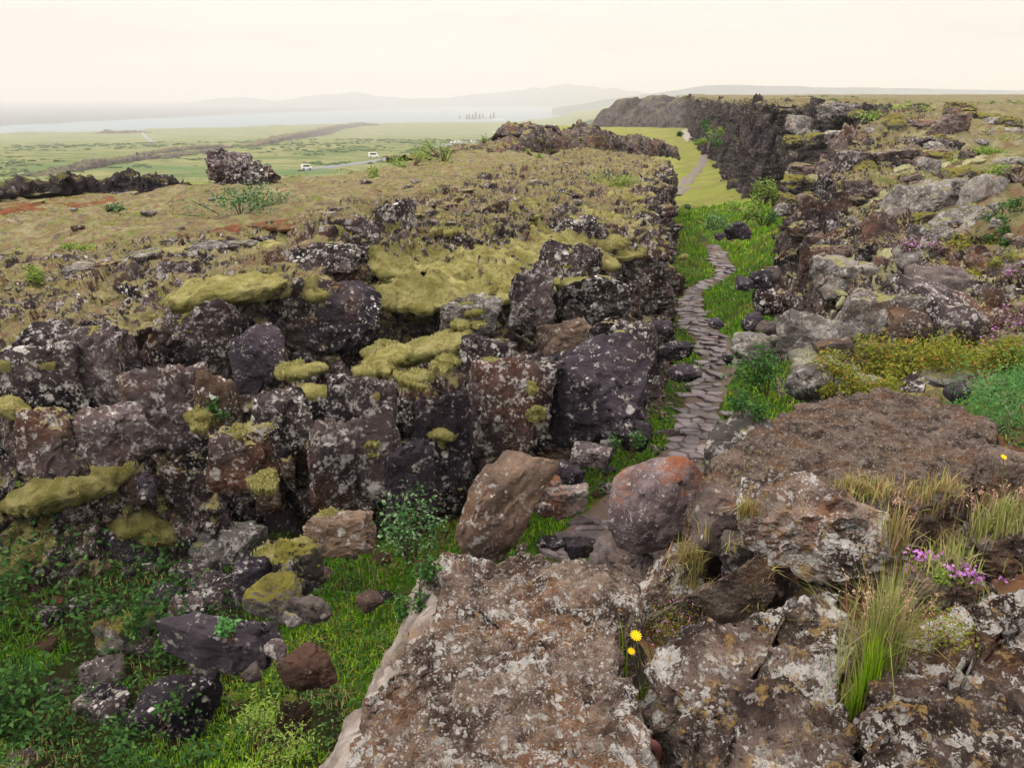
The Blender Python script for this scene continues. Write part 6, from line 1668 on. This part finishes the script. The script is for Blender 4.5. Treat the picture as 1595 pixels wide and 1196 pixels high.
for i in range(5):
    root = empty('gabled_house', (b.x + 8 + i * 8, b.y + 3, float(plain_z([b.x], [b.y])[0])))
    bm = bmesh.new(); box(bm, -3.6, 3.6, 0, 12, -1, 5.4); bm_obj('wall', bm, M_WHITE, root)
    bm = bmesh.new(); gable(bm, -3.6, 3.6, -0.1, 12.1, 5.42, 11.2); bm_obj('roof', bm, M_ROOF, root)
    bm = bmesh.new(); gable(bm, -3.2, 3.2, -0.16, -0.11, 5.42, 10.6); bm_obj('gable', bm, M_WHITE, root)
    bm = bmesh.new(); box(bm, -0.7, 0.7, -0.06, 0.02, 1, 2.4); bm_obj('window', bm, M_GLASSD, root)
    tag(root, f'{ORD[i]} white gabled house counted from the church', 'house', 'row of gabled houses by the church')
def vehicle(name, label, cat, px, py, z, L_, H_, W_, van, rz, mat, group=None, base=None):
    b = onplain(px, py)
    gz = float(plain_z([b.x], [b.y])[0])
    root = empty(name, (b.x, b.y, gz + 0.55), rz)
    bm = bmesh.new()
    if van:
        prof = [(-L_ / 2, 0.4), (L_ / 2, 0.4), (L_ / 2, 1.2), (L_ / 2 - 0.7, 1.35), (L_ / 2 - 1.1, H_), (-L_ / 2, H_)]
    else:
        prof = [(-L_ / 2, 0.35), (L_ / 2, 0.35), (L_ / 2, 0.8), (L_ / 4, 0.95), (L_ / 8, H_), (-L_ / 3, H_), (-L_ / 2.2, 0.95), (-L_ / 2, 0.9)]
    f = [bm.verts.new((x, -W_ / 2, z_)) for x, z_ in prof]; g = [bm.verts.new((x, W_ / 2, z_)) for x, z_ in prof]
    bm.faces.new(f); bm.faces.new(g[::-1])
    for i in range(len(prof)): bm.faces.new((f[i], g[i], g[(i + 1) % len(prof)], f[(i + 1) % len(prof)]))
    bmesh.ops.recalc_face_normals(bm, faces=bm.faces)
    bm_obj('body', bm, mat, root)
    zt = H_ - 0.15
    bm = bmesh.new(); box(bm, -L_ / 3, L_ / 10 if not van else L_ / 4, -W_ / 2 - 0.02, W_ / 2 + 0.02, (1.0 if not van else H_ * 0.55), zt); bm_obj('window', bm, M_GLASSD, root)
    for sx in (-L_ * 0.3, L_ * 0.3):
        for sy in (-W_ / 2, W_ / 2):
            bm = bmesh.new(); bmesh.ops.create_cone(bm, cap_ends=True, segments=10, radius1=0.36, radius2=0.36, depth=0.22, matrix=Matrix.Translation((sx, sy, 0.36)) @ Matrix.Rotation(R(90), 4, 'X'))
            bm_obj('wheel', bm, M_TYRE, root)
    return tag(root, label, cat, group)
vehicle('camper_van', 'white camper van by the road below the left heath', 'van', 582, 247, -24, 5.6, 2.6, 2.2, True, R(10), M_WHITE)
vehicle('camper_van', 'white van half hidden by the edge of the left heath', 'van', 478, 266, -24, 5.0, 2.3, 2.0, True, R(20), M_WHITE)
vehicle('car', 'dark car driving on the bend of the road', 'car', 685, 235, -24, 4.6, 1.6, 1.9, False, R(60), plain_mat('blue_paint', (0.05, 0.07, 0.14), 0.4))
for i, (px, py) in enumerate([(706, 225), (712, 224), (718, 223), (737, 223)]):
    vehicle('car', f'{ORD[i]} white car from the left parked beside the bending road', 'car', px, py, -24, 4.8, 1.9, 1.9, False, R(20), M_WHITE, 'cars parked beside the road')
for i, (px, py) in enumerate([(769, 208), (784, 209), (788, 209), (793, 209), (798, 209), (802, 209)]):
    vehicle('camper_van', f'{ORD[i]} white van from the left in the far car park', 'van', px, py, -24, 6.5, 2.8, 2.3, True, R(90 if i == 0 else 0), M_WHITE, 'vans in the far car park')
for i in range(6):
    vehicle('car', f'{ORD[i]} pale car from the left under the distant cliff', 'car', 1081 + i * 4, 188, -4.5, 4.6, 1.7, 1.9, False, R(90), M_WHITE, 'cars in the car park under the distant cliff')

# ------------------------------------------------------------------ the air
bm = bmesh.new()
box(bm, -20000, 20000, -600, 20500, -77, 330)
M = bpy.data.materials.new('haze_air'); M.use_nodes = True
M.node_tree.nodes.clear()
pv = M.node_tree.nodes.new('ShaderNodeVolumePrincipled'); om = M.node_tree.nodes.new('ShaderNodeOutputMaterial')
pv.inputs['Color'].default_value = (0.81, 0.805, 0.815, 1)
pv.inputs['Density'].default_value = 0.00026
pv.inputs['Anisotropy'].default_value = 0.2
M.node_tree.links.new(pv.outputs[0], om.inputs['Volume'])
haze = bm_obj('haze', bm, M)
tag(haze, 'thin summer haze between the cliffs and the far mountains', 'haze', kind='stuff')
